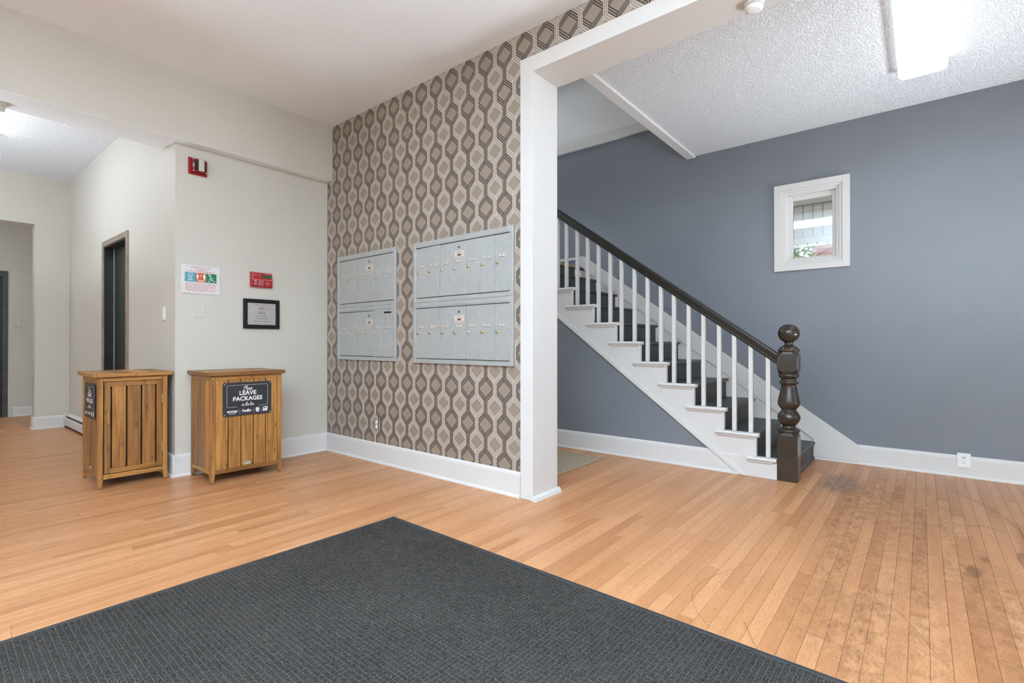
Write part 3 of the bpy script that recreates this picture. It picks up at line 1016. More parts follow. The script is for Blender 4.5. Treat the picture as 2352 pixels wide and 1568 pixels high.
def rail_t(y): return 1.022 + .714 * (y - .907)
def rail_b(y): return rail_t(y) - .100 - .001 * y


prof = [(-.018, -.098), (.018, -.098), (.022, -.088), (.022, -.066), (.028, -.058), (.030, -.040), (.031, -.022), (.026, -.008), (.014, 0), (-.014, 0), (-.026, -.008), (-.031, -.022), (-.030, -.040), (-.028, -.058), (-.022, -.066), (-.022, -.088)]
ya, yb_ = .9052, 3.72
n = len(prof)
vs = [(XR + u, ya, rail_t(ya) + v) for u, v in prof] + [(XR + u, yb_, rail_t(yb_) + v) for u, v in prof]
mb = MB()
mb.faces(vs, [tuple(range(n)), tuple(range(2 * n - 1, n - 1, -1))] + [(i, i + n, (i + 1) % n + n, (i + 1) % n) for i in range(n)], 'rail')
bmesh.ops.recalc_face_normals(mb.bm, faces=mb.bm.faces[:])
mb.build('handrail', rl_)
bys = [.966, 1.098, 1.229, 1.354, 1.488, 1.619, 1.755, 1.879, 2.012, 2.145, 2.284, 2.407, 2.540, 2.667, 2.793, 2.928, 3.039, 3.17, 3.30]
hb = .0165
for yy in bys:
    yy += .012
    k = max(i for i in range(1, NT + 1) if ty(i) - .01 <= yy)
    zb = tz(k) + .0015
    mb = MB()
    v = []
    for z_, tq in ((zb, 0), (rail_b(yy), 1)):
        for dx, dy in ((-hb, -hb), (hb, -hb), (hb, hb), (-hb, hb)):
            v.append((XR + dx, yy + dy, zb if not tq else rail_b(yy + dy) + .004))
    mb.faces(v, [(3, 2, 1, 0), (4, 5, 6, 7), (0, 1, 5, 4), (1, 2, 6, 5), (2, 3, 7, 6), (3, 0, 4, 7)], 'white')
    bmesh.ops.bevel(mb.bm, geom=[e for e in mb.bm.edges], offset=.002, segments=1, affect='EDGES')
    mb.build('baluster', rl_)

# ------------------------------------------------------------------ newel post
NX, NY = 4.545, .832
nw = thing('newel_post', 'dark brown turned newel post with ball finial at the stair foot', 'newel post', (NX, NY, 0))


def block(mb, hw, z0, z1, sh):
    """square block with shouldered (lamb's tongue) top/bottom corners"""
    mb.box(-hw, hw, -hw, hw, z0, z1, 'newel', .006)


mb = MB().box(-.072, .072, -.072, .072, 0, .335, 'newel', .004)
mb.lathe([(.0965, .325), (.0965, .335), (.088, .352), (.074, .372), (.072, .38)], (0, 0, 0), 'newel', 4, smooth=False)
for v in mb.bm.verts:
    pass
mb.bm.free(); mb = MB(); mb.mi('newel')


def shoulder(mb, hw, z0, z1, top=True, bottom=False, s=.045):
    """block whose faces end in a rounded arch and whose corners are cut back"""
    lv = [(z0, hw, 0)] if not bottom else [(z0, hw * .93, hw * .52), (z0 + s * .45, hw * .985, hw * .36), (z0 + s * .5, hw, hw * .30), (z0 + s, hw, hw * .05)]
    if not bottom: lv = [(z0, hw, .004)]
    if top: lv += [(z1 - s, hw, hw * .05), (z1 - s * .5, hw, hw * .30), (z1 - s * .45, hw * .985, hw * .36), (z1, hw * .93, hw * .52)]
    else: lv += [(z1, hw, .004)]
    vs = []; fs = []
    for z, h, c in lv:
        c = max(c, .003)
        vs += [(h - c, -h, z), (h, -h + c, z), (h, h - c, z), (h - c, h, z), (-h + c, h, z), (-h, h - c, z), (-h, -h + c, z), (-h + c, -h, z)]
    m = len(lv)
    for i in range(m - 1):
        for k in range(8):
            k2 = (k + 1) % 8; fs.append((i * 8 + k, i * 8 + k2, (i + 1) * 8 + k2, (i + 1) * 8 + k))
    fs += [tuple(range(7, -1, -1)), tuple((m - 1) * 8 + k for k in range(8))]
    mb.faces(vs, fs, 'newel')


shoulder(mb, .0725, 0, .385)
mb.build('base_block', nw)
turn = [(.060, .380), (.074, .386), (.079, .395), (.079, .404), (.072, .410), (.060, .416), (.050, .424), (.047, .436), (.050, .446)]
for i in range(0, 13):
    a = -1.0 + 2.0 * i / 12
    turn.append((.053 + .029 * math.cos(a * 1.45), .502 + .056 * a))
turn += [(.052, .562), (.056, .568), (.056, .574), (.064, .580), (.073, .592), (.080, .607), (.081, .622), (.078, .645), (.070, .680), (.063, .715), (.057, .745), (.054, .765), (.058, .772), (.070, .776), (.073, .783), (.070, .791), (.056, .798), (.055, .812), (.060, .82), (.070, .826), (.076, .838), (.074, .848), (.066, .856), (.060, .866)]
MB().lathe(turn, (0, 0, 0), 'newel', 40).build('turned_shaft', nw)
mb = MB(); mb.mi('newel'); shoulder(mb, .0725, .856, 1.03, True, True, .04); mb.build('rail_block', nw)
fin = [(.060, 1.025), (.076, 1.031), (.080, 1.040), (.079, 1.048), (.070, 1.054), (.066, 1.062), (.055, 1.072), (.038, 1.080), (.030, 1.090), (.029, 1.098), (.034, 1.104), (.030, 1.110)]
for i in range(0, 17):
    a = -PI / 2 + .40 + (PI - .40) * i / 16
    fin.append((max(.0005, .0795 * math.cos(a)), 1.1775 + .0765 * math.sin(a)))
MB().lathe(fin, (0, 0, 0), 'newel', 40).build('ball_finial', nw)

# ------------------------------------------------------------------ mailbox banks on the wallpaper
def mailbox_unit(name, label, yl, yr, zt, zb, nums, tilt_last=0, slot=False):
    """front faces -X; yl is the photo-left edge (larger Y)"""
    W = yl - yr; Hh = zt - zb
    t = thing(name, label, 'mailboxes', (XW, (yl + yr) / 2, zb), 0, 'steel mailbox units in the wallpapered wall')
    U, V = Vector((0, -1, 0)), Vector((0, 0, 1))
    hw = W / 2
    fx0, fx1 = -.022, -.001
    mb = MB(); mi_, mt = .030, .036
    mb.box(fx0, fx1, hw - mi_, hw, 0, Hh, 'metal', .002).box(fx0, fx1, -hw, -hw + mi_, 0, Hh, 'metal', .002)
    mb.box(fx0, fx1, -hw + mi_, hw - mi_, Hh - mt, Hh, 'metal', .002).box(fx0, fx1, -hw + mi_, hw - mi_, 0, .034, 'metal', .002)
    mb.box(fx0 - .004, fx0 + .002, -hw + mi_ - .004, hw - mi_ + .004, Hh - mt - .009, Hh - mt - .001, 'metal', .001)
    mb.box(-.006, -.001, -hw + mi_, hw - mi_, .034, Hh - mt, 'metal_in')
    mb.build('frame', t)
    n = len(nums); iw = (W - 2 * mi_) / n
    for i, num in enumerate(nums):
        ya = hw - mi_ - i * iw; yb = ya - iw
        z0, z1 = .041, Hh - mt - .014
        dx = -.004 * (rb.random() > .8) - .003 * (i % 2 == 1)
        if tilt_last and i >= n - tilt_last: dx = -.008; z1 += .006; z0 -= .003
        dmb = MB().box(-.017 + dx, -.004, yb + .0012, ya - .0012, z0, z1, 'metal', .0012)
        O = Vector((-.017 + dx, ya, 0))
        if i == 3:
            dmb.cyl((-.019 + dx, ya - iw * .5, Hh - .093), .009, .003, 'black', 'x', 14)
            dmb.cyl((-.0195 + dx, ya - iw * .5, Hh - .093), .003, .003, 'brass', 'x', 8)
            O2 = Vector((-.017 + dx, ya - iw * .52, Hh - .150))
            dmb.bar(O2, U, V, -.052, .052, -.028, .028, 'label', .0006)
            dmb.text('U.S. MAIL', .014, O2 + V * .015, U, V, 'ink', up=.001)
            dmb.bar(O2, U, V, -.020, .020, -.011, .003, 'ink', .001)
            dmb.bar(O2, U, V, -.045, .045, -.0215, -.0195, 'ink', .001)
        if slot and i == n - 1:
            dmb.box(-.018 + dx, -.0165 + dx, yb + .022, ya - .018, z1 - .034, z1 - .018, 'black')
        d = dmb.build('door', t)
        O3 = Vector((-.021 + dx, ya - iw * .5, Hh - .205))
        nm = MB().box(-.021 + dx, -.0165 + dx, ya - iw * .5 - .033, ya - iw * .5 + .033, Hh - .216, Hh - .194, 'plate', .0015)
        nm.bar(O3, U, V, -.027, .027, -.0075, .0075, 'label', .0003).text(num, .0145, O3, U, V, 'ink', up=.0007)
        nm.build('nameplate', d)
        lk = MB().lathe([(.0125, 0), (.0125, -.005), (.010, -.009), (.004, -.010)], (-.0165 + dx, ya - iw * .19, Hh - .256), 'chrome' if rb.random() > .75 else 'brass', 14, 'x')
        lk.box(-.0275 + dx, -.0262 + dx, ya - iw * .19 - .0012, ya - iw * .19 + .0012, Hh - .262, Hh - .250, 'black')
        lk.build('lock', d)
    return t


mailbox_unit('mailbox_unit', 'upper seven-door steel mailbox unit beside the white casing', 3.366, 2.272, 1.948, 1.4405, ['401', '402', '403', '404', '405', '406', '407'])
mailbox_unit('mailbox_unit', 'lower seven-door steel mailbox unit beside the white casing', 3.366, 2.272, 1.4395, .932, ['301', '302', '303', '304', '305', '306', '307'])
mailbox_unit('mailbox_unit', 'upper six-door steel mailbox unit nearer the room corner', 4.540, 3.615, 1.955, 1.4475, ['201', '202', '203', '204', '205', '206'])
mailbox_unit('mailbox_unit', 'lower six-door steel mailbox unit with a black slot, nearer the corner', 4.540, 3.615, 1.4465, .938, ['101', '102', '103', '104', '105', 'OFFICE'], 2, True)

# ------------------------------------------------------------------ outlets and switches
t = thing('outlet', 'wallpaper covered outlet low on the patterned wall', 'outlet', (XW - .001, 3.908, .351))
mb = MB().box(-.007, 0, -.036, .036, -.058, .058, 'taupe2', .003)
mb.bar((-.007, 0, 0), (0, -1, 0), (0, 0, 1), .026, .034, -.056, .056, 'wp_dark'); mb.bar((-.007, 0, 0), (0, -1, 0), (0, 0, 1), .012, .020, -.056, .056, 'wp_light')
mb.build('cover_plate', t)
for z in (.021, -.021):
    mb = MB().cyl((-.0095, -.002, z), .017, .004, 'plastic', 'x', 18, .001); mb.bar((-.0096, -.002, z), (0, -1, 0), (0, 0, 1), -.007, -.005, -.002, .007, 'plastic_d'); mb.bar((-.0096, -.002, z), (0, -1, 0), (0, 0, 1), .005, .007, -.002, .007, 'plastic_d')
    mb.build('socket', t)
t = thing('outlet', 'white outlet set in the baseboard below the blue wall', 'outlet', (XB - .016, -.263, .140))
MB().box(-.008, .012, -.043, .043, -.058, .058, 'plastic', .003).build('cover_plate', t)
for z, fl_ in ((.020, -1), (-.020, 1)):
    mb = MB().cyl((-.0095, 0, z), .0165, .003, 'plastic', 'x', 18, .0008)
    O = (-.0096, 0, z); U, V = (0, -1, 0), (0, 0, 1)
    mb.bar(O, U, V, -.0075, -.0045, -.006, .004, 'plastic_d'); mb.bar(O, U, V, .0045, .0075, -.006, .004, 'plastic_d'); mb.bar(O, U, V, -.002, .002, .006, .010, 'plastic_d')
    if fl_ < 0: mb.bar(O, U, V, -.011, .008, .004, .008, 'plastic_d')
    mb.build('socket', t)


def switch(label, loc, rz, mat, ww=.07, rocker=True):
    t = thing('light_switch', label, 'switch', loc, rz)   # front faces local -y
    dp = .007 if rocker else .0035
    MB().box(-ww / 2, ww / 2, -dp, 0, -.058, .058, mat, .003 if rocker else .002).build('cover_plate', t)
    if rocker: MB().prism([(-.007, -.033), (-.010, -.033), (-.0075, .033), (-.007, .033)], 'x', -.017, .017, mat).build('rocker', t)
    return t


switch('white rocker switch on the hall wall near the corner', (XH - .0005, 5.02, 1.352), R(-90), 'plastic')
switch('greige painted blank plate under the laminated poster', (1.63, YA - .0005, 1.378), 0, 'wall_grey', .085, False)
switch('greige painted switch plate beside the far dark door', (1.155, 10.4995, 1.40), 0, 'wall_grey', .08)

# ------------------------------------------------------------------ things on the alarm wall
UX, VZ = (1, 0, 0), (0, 0, 1)
t = thing('fire_alarm', 'red fire alarm strobe high on the greige wall', 'alarm', (1.612, YA - .001, 2.590))
MB().box(-.072, .072, -.012, 0, -.070, .070, 'red', .004).build('back_plate', t)
mb = MB().box(-.052, .060, -.045, -.012, -.055, .058, 'reddark', .004); mb.box(-.034, .050, -.0465, -.044, -.038, .044, 'black', .001)
for x in (-.045, .052):
    for z in (-.047, .050): mb.cyl((x, -.049, z), .004, .005, 'casting', 'y', 8)
mb.text('FIRE', .018, (-.043, -.0455, 0), (0, 0, 1), (-1, 0, 0), 'whiteprint')
mb.build('housing', t)
MB().box(-.010, .034, -.070, -.044, -.045, .060, 'lens', .008, 2).build('strobe_lens', t)

t = thing('alarm_panel', 'red fire alarm keypad panel above the framed certificate', 'alarm panel', (2.138, YA - .001, 1.684))
mb = MB().box(-.099, .099, -.030, 0, -.069, .069, 'red', .006, 2)
O = (0, -.030, 0)
for (a, b, c, d) in ((-.080, .096, .062, .066), (-.080, .096, -.001, .003), (-.083, -.079, -.001, .066), (.092, .096, -.001, .066)): mb.bar(O, UX, VZ, a, b, c, d, 'redlight')
mb.text('FIRE ALARM', .011, (.052, -.030, .054), UX, VZ, 'redlight')
for x, z, L in ((-.055, .047, .018), (-.055, .036, .028), (-.020, .047, .014), (-.020, .036, .016)): mb.bar(O, UX, VZ, x - L / 2, x + L / 2, z, z + .003, 'redlight')
mb.bar(O, UX, VZ, -.034, -.024, .020, .025, 'amber')
mb.build('housing', t)
mb = MB().box(.005, .090, -.033, -.029, .017, .045, 'lcd', .001); mb.build('display', t)
for z in (-.014, -.038): MB().box(-.070, -.048, -.035, -.029, z - .006, z + .006, 'button', .002).build('button', t)
bk = MB().box(-.004, .004, -.034, -.029, -.004, .004, 'button', .001).build('keypad_key', t)
for r in range(4):
    for c in range(3):
        o = bk if (r == 0 and c == 0) else link('keypad_key', bk.data, t); o.location = (-.028 + c * .017, 0, -.012 - r * .0125)
for dx, dz_ in ((0, 0), (.018, 0), (-.018, 0), (0, .016), (0, -.016)):
    o = link('arrow_key', bk.data, t); o.location = (.050 + dx, 0, -.031 + dz_)

t = thing('framed_certificate', 'black framed certificate below the red alarm panel', 'picture frame', (2.145, YA - .001, 1.369))
mb = MB()
fw, fh = .164, .136
for (a, b, c, d) in ((-fw, -fw + .036, -fh, fh), (fw - .036, fw, -fh, fh), (-fw + .036, fw - .036, fh - .036, fh), (-fw + .036, fw - .036, -fh, -fh + .036)):
    mb.box(a, b, -.022, 0, c, d, 'frame', .006, 2)
mb.build('frame', t)
mb = MB().box(-fw + .03, fw - .03, -.010, -.004, -fh + .03, fh - .03, 'paper')
O = (0, -.010, 0)
mb.text('RESIDENTIAL COMMUNITY', .0105, (0, -.010, .082), UX, VZ, 'ink')
mb.text('JMJ', .036, (0, -.010, .053), UX, VZ, 'ink', fat=-.0004)
mb.bar(O, UX, VZ, -.034, .034, .0505, .0525, 'ink')
for z, L in ((.018, .07), (.009, .06), (.000, .066), (-.021, .12), (-.042, .10), (-.068, .15)):
    x = -L / 2
    while x < L / 2:
        q = min(rb.uniform(.006, .018), L / 2 - x); mb.bar(O, UX, VZ, x, x + q, z - .0018, z + .0018, 'ink'); x += q + .003
mb.build('certificate', t)
MB().box(-fw + .034, fw - .034, -.0135, -.0125, -fh + .034, fh - .034, 'glass').build('glass', t)

t = thing('notice_poster', 'curling laminated notice with teal, orange and green safety panels', 'poster', (1.638, YA - .001, 1.639))
mb = MB()
# gently buckled laminated sheet
nx, nz_ = 14, 10
vs = []; fs = []
pw, ph = .149, .119


def buck(u, v): return -.004 - .006 * (math.sin(3.1 * u + 1.2 * v) ** 2) * (1 - abs(v)) - .004 * max(0, -u) * max(0, v) - .003 * math.sin(5 * v) * max(0, -u)


for j in range(nz_ + 1):
    for i in range(nx + 1):
        u, v = -1 + 2 * i / nx, -1 + 2 * j / nz_
        vs.append((u * pw, buck(u, v), v * ph))
for j in range(nz_):
    for i in range(nx):
        a = j * (nx + 1) + i; fs.append((a, a + 1, a + nx + 2, a + nx + 1))
mb.faces(vs, fs, 'laminate', True)
off0 = MB()


def on_sheet(mb2, up):
    for v in mb2.bm.verts: v.co.y += buck(v.co.x / pw, v.co.z / ph) - up
    return mb2


mb.build('sheet', t)
pm = MB(); O = (0, 0, 0)
for x0, x1, m in ((-.122, -.040, 'teal'), (-.040, .040, 'orange'), (.040, .122, 'green')):
    nn = 6
    for q in range(nn):
        a, b = x0 + (x1 - x0) * q / nn, x0 + (x1 - x0) * (q + 1) / nn
        for z0, z1 in ((-.022, .002), (.002, .028), (.028, .056)): pm.bar(O, UX, VZ, a, b, z0, z1, m, 0)
on_sheet(pm, .0008).build('colour_panels', t)
pm = MB()
pm.text('IMPORTANT NOTICE', .0175, (0, 0, .100), UX, VZ, 'inkred').text('PLEASE READ', .0165, (0, 0, .084), UX, VZ, 'inkred')
x = -.11
while x < .10:
    q = rb.uniform(.006, .022); pm.bar(O, UX, VZ, x, x + q, .0655, .0705, 'inkred'); x += q + .005
for r in range(9):
    x = -.115 + .02 * (r == 8)
    while x < .10:
        q = rb.uniform(.008, .028); pm.bar(O, UX, VZ, x, min(x + q, .112), -.036 - r * .0082, -.033 - r * .0082, 'inkred'); x += q + .006
# icons: a masked face, two people apart, hands under a tap
def ell(cx, cz, rx, rz_, m, n_=14): pm.poly(O, UX, VZ, [(cx + rx * math.cos(2 * PI * k / n_), cz + rz_ * math.sin(2 * PI * k / n_)) for k in range(n_)], m)


pm.stroke(O, UX, VZ, [(-.096, .040), (-.094, .046), (-.088, .050), (-.074, .050), (-.068, .046), (-.066, .040), (-.067, .022), (-.073, .010), (-.089, .010), (-.095, .022), (-.096, .040)], .0018, 'whiteprint')
pm.stroke(O, UX, VZ, [(-.096, .034), (-.088, .030), (-.074, .030), (-.066, .034)], .0018, 'whiteprint').stroke(O, UX, VZ, [(-.088, .030), (-.088, .016), (-.081, .012), (-.074, .016), (-.074, .030)], .0018, 'whiteprint')
pm.bar(O, UX, VZ, -.100, -.062, -.004, -.001, 'whiteprint').bar(O, UX, VZ, -.100, -.062, -.010, -.007, 'whiteprint')
for cx in (-.026, .026):
    ell(cx, .044, .0045, .005, 'whiteprint')
    pm.poly(O, UX, VZ, [(cx - .005, .038), (cx + .005, .038), (cx + .009, .022), (cx + .0055, .020), (cx + .0045, .002), (cx - .0045, .002), (cx - .0055, .020), (cx - .009, .022)], 'whiteprint')
pm.text('KEEP', .010, (0, 0, .035), UX, VZ, 'whiteprint').text('6 FT', .009, (0, 0, .026), UX, VZ, 'whiteprint')
pm.bar(O, UX, VZ, -.030, .030, -.008, -.005, 'whiteprint').bar(O, UX, VZ, -.026, .026, -.015, -.012, 'whiteprint')
pm.bar(O, UX, VZ, .056, .070, .046, .051, 'whiteprint').bar(O, UX, VZ, .060, .078, .037, .043, 'whiteprint').bar(O, UX, VZ, .072, .078, .026, .043, 'whiteprint')
pm.stroke(O, UX, VZ, [(.072, .018), (.070, .008), (.078, .002), (.092, .002)], .005, 'whiteprint').stroke(O, UX, VZ, [(.076, .020), (.086, .017), (.096, .018)], .004, 'whiteprint')
pm.bar(O, UX, VZ, .052, .110, -.008, -.005, 'whiteprint').bar(O, UX, VZ, .055, .106, -.015, -.012, 'whiteprint')
on_sheet(pm, .0012).build('print', t)

# ------------------------------------------------------------------ heater
t = thing('baseboard_heater', 'white baseboard heater along the hall wall by the end corner', 'heater', (XH, 0, 0))
ha, hz = 7.12, YB - .03
MB().prism([(-.05, .03), (-.055, .03), (-.055, .118), (-.048, .128), (-.044, .126), (-.05, .115)], 'y', ha, hz, 'white').build('front_cover', t)
MB().prism([(-.001, .0), (-.006, .0), (-.006, .165), (-.035, .158), (-.040, .150), (-.042, .152), (-.036, .164), (-.006, .176), (-.001, .176)], 'y', ha, hz, 'white').build('back_plate', t)
mb = MB()
yy = ha + .02
mb.box(-.034, -.010, ha + .01, hz - .01, .118, .134, 'fin')
mb.build('damper', t)
for yy in (ha, hz - .012): MB().box(-.058, -.001, yy, yy + .012, .02, .168, 'white', .002).build('end_cap', t)
mb = MB().box(-.045, -.006, ha + .01, hz - .01, .035, .09, 'fin'); mb.build('fin_tube', t)
MB().box(-.050, -.006, ha, hz, 0, .012, 'heaterfoot').build('foot_board', t)

# ------------------------------------------------------------------ brush script letters, as strokes on a unit x-height
SCRIPT = {
    'P': (1.15, [(-.1, -.1), (.1, -.25), (.25, .1), (.42, 1.75), (.15, 1.5), (.0, 1.1), (.1, .95)], [(.15, 1.55), (.5, 1.95), (.95, 1.85), (1.05, 1.45), (.75, 1.05), (.35, .95)]),
    'l': (.50, [(0, .15), (.35, 1.1), (.42, 1.8), (.25, 1.9), (.15, 1.2), (.2, .15), (.35, .0), (.50, .15)],),
    'e': (.62, [(0, .15), (.35, .5), (.45, .85), (.25, .98), (.1, .6), (.2, .1), (.42, .02), (.62, .18)],),
    'a': (.78, [(0, .15), (.55, .9), (.3, .98), (.1, .6), (.15, .1), (.35, .05), (.6, .9), (.55, .15), (.68, .02), (.78, .15)],),
    's': (.55, [(0, .15), (.28, .95), (.32, 1.0), (.30, .7), (.45, .35), (.35, .05), (.12, .05), (.3, .05), (.55, .18)],),
    'i': (.42, [(0, .15), (.2, .95), (.17, .2), (.28, .02), (.42, .15)], [(.27, 1.35), (.29, 1.42)]),
    'n': (.85, [(0, .15), (.15, .95), (.15, .02), (.2, .5), (.42, .95), (.52, .8), (.52, .2), (.62, .02), (.85, .18)],),
    't': (.50, [(0, .15), (.25, 1.0), (.3, 1.7), (.2, .25), (.32, .02), (.50, .15)], [(.02, 1.15), (.5, 1.2)]),
    'h': (.85, [(0, .15), (.3, 1.1), (.38, 1.8), (.22, 1.9), (.15, 1.1), (.12, .02), (.2, .6), (.42, .95), (.52, .75), (.52, .2), (.62, .02), (.85, .18)],),
    'b': (.75, [(0, .15), (.32, 1.1), (.4, 1.8), (.24, 1.9), (.15, 1.1), (.15, .15), (.35, .02), (.55, .35), (.45, .9), (.3, .85), (.75, .8)],),
    'o': (.70, [(0, .6), (.2, .95), (.05, .5), (.15, .05), (.4, .05), (.5, .5), (.4, .95), (.25, .9), (.70, .85)],),
    'x': (.70, [(0, .75), (.15, .95), (.3, .5), (.45, .05), (.7, .18)], [(.6, .95), (.3, .5), (.05, .05)]),
    ' ': (.45,),
}


def smooth(pts, k=5):
    out = []
    for i in range(len(pts) - 1):
        p0, p1, p2, p3 = pts[max(i - 1, 0)], pts[i], pts[i + 1], pts[min(i + 2, len(pts) - 1)]
        for q in range(k):
            t = q / k
            out.append(tuple(.5 * (2 * p1[c] + (p2[c] - p0[c]) * t + (2 * p0[c] - 5 * p1[c] + 4 * p2[c] - p3[c]) * t * t + (3 * p1[c] - p0[c] - 3 * p2[c] + p3[c]) * t ** 3) for c in (0, 1)))
    return out + [pts[-1]]


def script_text(mb, body, h, wd, O, U, V, m, slant=.22):
    W = sum(SCRIPT[c][0] for c in body); x = -W / 2
    for c in body:
        for stroke in SCRIPT[c][1:]:
            mb.stroke(O, U, V, [((x + a + b * slant) * h, (b - .7) * h) for a, b in smooth(stroke)], wd, m)
        x += SCRIPT[c][0]


# ------------------------------------------------------------------ wooden package boxes
BW, BD, BH = .552, .448, .872


def sign(mbp, O, U, V):
    pass


def package_box(label, loc, rz):
    t = thing('package_box', label, 'package box', loc, rz, 'wooden package boxes')
    hw, hd = BW / 2, BD / 2
    lt = .034
    # legs with tapered feet
    for sx in (-1, 1):
        for sy in (-1, 1):
            x0, x1 = sorted((sx * hw, sx * (hw - lt))); y0, y1 = sorted((sy * hd, sy * (hd - lt)))
            mb = MB().box(x0, x1, y0, y1, .07, BH - .032, 'boxwood', .002)
            ix, iy = sx * (hw - lt * .72), sy * (hd - lt * .72)
            xa, xb = sorted((sx * hw, ix)); ya, yb = sorted((sy * hd, iy))
            v = [(xa, ya, .006), (xb, ya, .006), (xb, yb, .006), (xa, yb, .006), (x0, y0, .0705), (x1, y0, .0705), (x1, y1, .0705), (x0, y1, .0705)]
            mb.faces(v, [(3, 2, 1, 0), (4, 5, 6, 7), (0, 1, 5, 4), (1, 2, 6, 5), (2, 3, 7, 6), (3, 0, 4, 7)], 'boxwood')
            leg = mb.build('leg', t, grain=1)
            MB().box(min(xa, xb) + .003, max(xa, xb) - .003, ya + .003, yb - .003, 0, .0065, 'inside').build('foot_pad', leg)
            mb = MB()
            for z in (.088, BH - .048):
                mb.cyl((sx * (hw - lt / 2), sy * hd - .001 if sy > 0 else sy * hd + .001, z), .0055, -.0025 if sy < 0 else .0025, 'chrome', 'y', 10)
            mb.build('screw', leg)
    # inner dark liner so that the joints read black
    MB().box(-hw + .03, hw - .03, -hd + .03, hd - .03, .09, BH - .036, 'inside').build('liner', t)
    # sign side (local -y) and rear: five boards between rails
    for sy in (-1, 1):
        f = sy * (hd - .004); b = sy * (hd - .022)
        y0, y1 = sorted((f, b))
        MB().box(-hw + lt, hw - lt, y0, y1, BH - .064, BH - .034, 'boxwood', .002).build('top_rail', t, grain=0)
        MB().box(-hw + lt, hw - lt, y0, y1, .068, .099, 'boxwood', .002).build('bottom_rail', t, grain=0)
        n = 5; iw = (BW - 2 * lt) / n
        y0, y1 = sorted((f - sy * .003, b))
        for i in range(n):
            x0 = -hw + lt + i * iw
            MB().box(x0 + (.002 if i == 0 else .0032), x0 + iw - (.002 if i == n - 1 else .0032), y0, y1, .1, BH - .065, 'boxwood', .0015).build('board', t, grain=1)
    # plain side (local -x): four grooved boards
    f, b = -hw + .004, -hw + .022
    MB().box(f, b, -hd + lt, hd - lt, BH - .064, BH - .034, 'boxwood', .002).build('top_rail', t, grain=0)
    MB().box(f - .002, b, -hd + lt, hd - lt, .068, .099, 'boxwood', .002).build('bottom_rail', t, grain=0)
    n = 4; iw = (BD - 2 * lt) / n
    for i in range(n):
        y0 = -hd + lt + i * iw
        MB().box(f + .004, b, y0 + .0015, y0 + iw - .0015, .1, BH - .065, 'boxwood', .0015).build('board', t, grain=1)
    # door side (local +x)
    f, b = hw - .004, hw - .022
    MB().box(b, f, -hd + lt, hd - lt, BH - .064, BH - .034, 'boxwood', .002).build('top_rail', t, grain=0)
    MB().box(b, f + .002, -hd + lt, hd - lt, .068, .104, 'boxwood', .002).build('bottom_rail', t, grain=0)
    d0, d1, z0, z1 = -hd + lt + .006, hd - lt - .003, .109, BH - .067
    dw = .038
    dm = MB().box(b, f + .003, d0, d0 + dw, z0, z1, 'boxwood', .0018).box(b, f + .003, d1 - dw, d1, z0, z1, 'boxwood', .0018)
    door = dm.build('door', t, grain=1)
    MB().box(b, f + .003, d0 + dw, d1 - dw, z1 - .036, z1, 'boxwood', .0018).build('door_rail', door, grain=0)
    MB().box(b, f + .003, d0 + dw, d1 - dw, z0, z0 + .036, 'boxwood', .0018).build('door_rail', door, grain=0)
    n = 3; s0, s1 = d0 + dw + .010, d1 - dw - .010; iw = (s1 - s0 + .010) / n
    for i in range(n):
        MB().box(b + .004, f + .001, s0 + i * iw, s0 + (i + 1) * iw - .010, z0 + .0365, z1 - .0365, 'boxwood', .0015).build('slat', door, grain=1)
    # the handle is on the side away from the room corner, the hinges opposite
    MB().box(f + .003, f + .026, d0 + .016, d0 + .032, .482, .592, 'boxwood', .004, 2).build('handle', door, grain=1)
    for z in (.23, .62): MB().box(f + .001, f + .0065, d1 - .004, d1 + .006, z, z + .07, 'brass', .001).build('hinge', door)
    # lid of boards running with the long side
    ox, oy = .020, .030
    lz0, lz1 = BH - .031, BH
    n = 5; iw = (BD + 2 * oy) / n
    lid = MB().box(-hw - ox, hw + ox, -hd - oy, -hd - oy + .02, lz0, lz1, 'boxwood', .003).box(-hw - ox, hw + ox, hd + oy - .02, hd + oy, lz0, lz1, 'boxwood', .003)
    lid.box(-hw - ox, -hw - ox + .02, -hd - oy + .02, hd + oy - .02, lz0, lz1 - .001, 'boxwood', .003).box(hw + ox - .02, hw + ox, -hd - oy + .02, hd + oy - .02, lz0, lz1 - .001, 'boxwood', .003)
    lido = lid.build('lid', t, grain=0)
    i0, i1 = -hd - oy + .021, hd + oy - .021
    iw = (i1 - i0) / 4
    for i in range(4):
        MB().box(-hw - ox + .021, hw + ox - .021, i0 + i * iw + .001, i0 + (i + 1) * iw - .001, lz1 - .018, lz1 - .0005, 'boxwood', .0015).build('lid_board', lido, grain=0)
    MB().box(-hw - ox + .02, hw + ox - .02, -hd - oy + .02, hd + oy - .02, lz0 + .002, lz1 - .019, 'inside').build('lid_backing', lido)
    # oval maker's tag
    mb = MB(); seg = 20
    mb.prism([(.0295 * math.cos(2 * PI * k / seg), .123 + .013 * math.sin(2 * PI * k / seg)) for k in range(seg)], 'y', -hd + .0025, -hd + .0065, 'plate')
    mb.build('tag', t)
    # sign
    sw, sh, sz = .376, .268, .648
    yf = -hd - .0015
    rr = .014; pts = []
    for cx, cz, a0 in ((sw / 2 - rr, sh / 2 - rr, 0), (-sw / 2 + rr, sh / 2 - rr, 90), (-sw / 2 + rr, -sh / 2 + rr, 180), (sw / 2 - rr, -sh / 2 + rr, 270)):
        for q in range(5): an = R(a0 + q * 22.5); pts.append((cx + rr * math.cos(an), sz + cz + rr * math.sin(an)))
    sg = MB().prism(pts, 'y', yf, yf + .0035, 'slate').build('sign', t)
    O = Vector((0, yf, sz)); p = MB()
    U, V = Vector((1, 0, 0)), Vector((0, 0, 1))
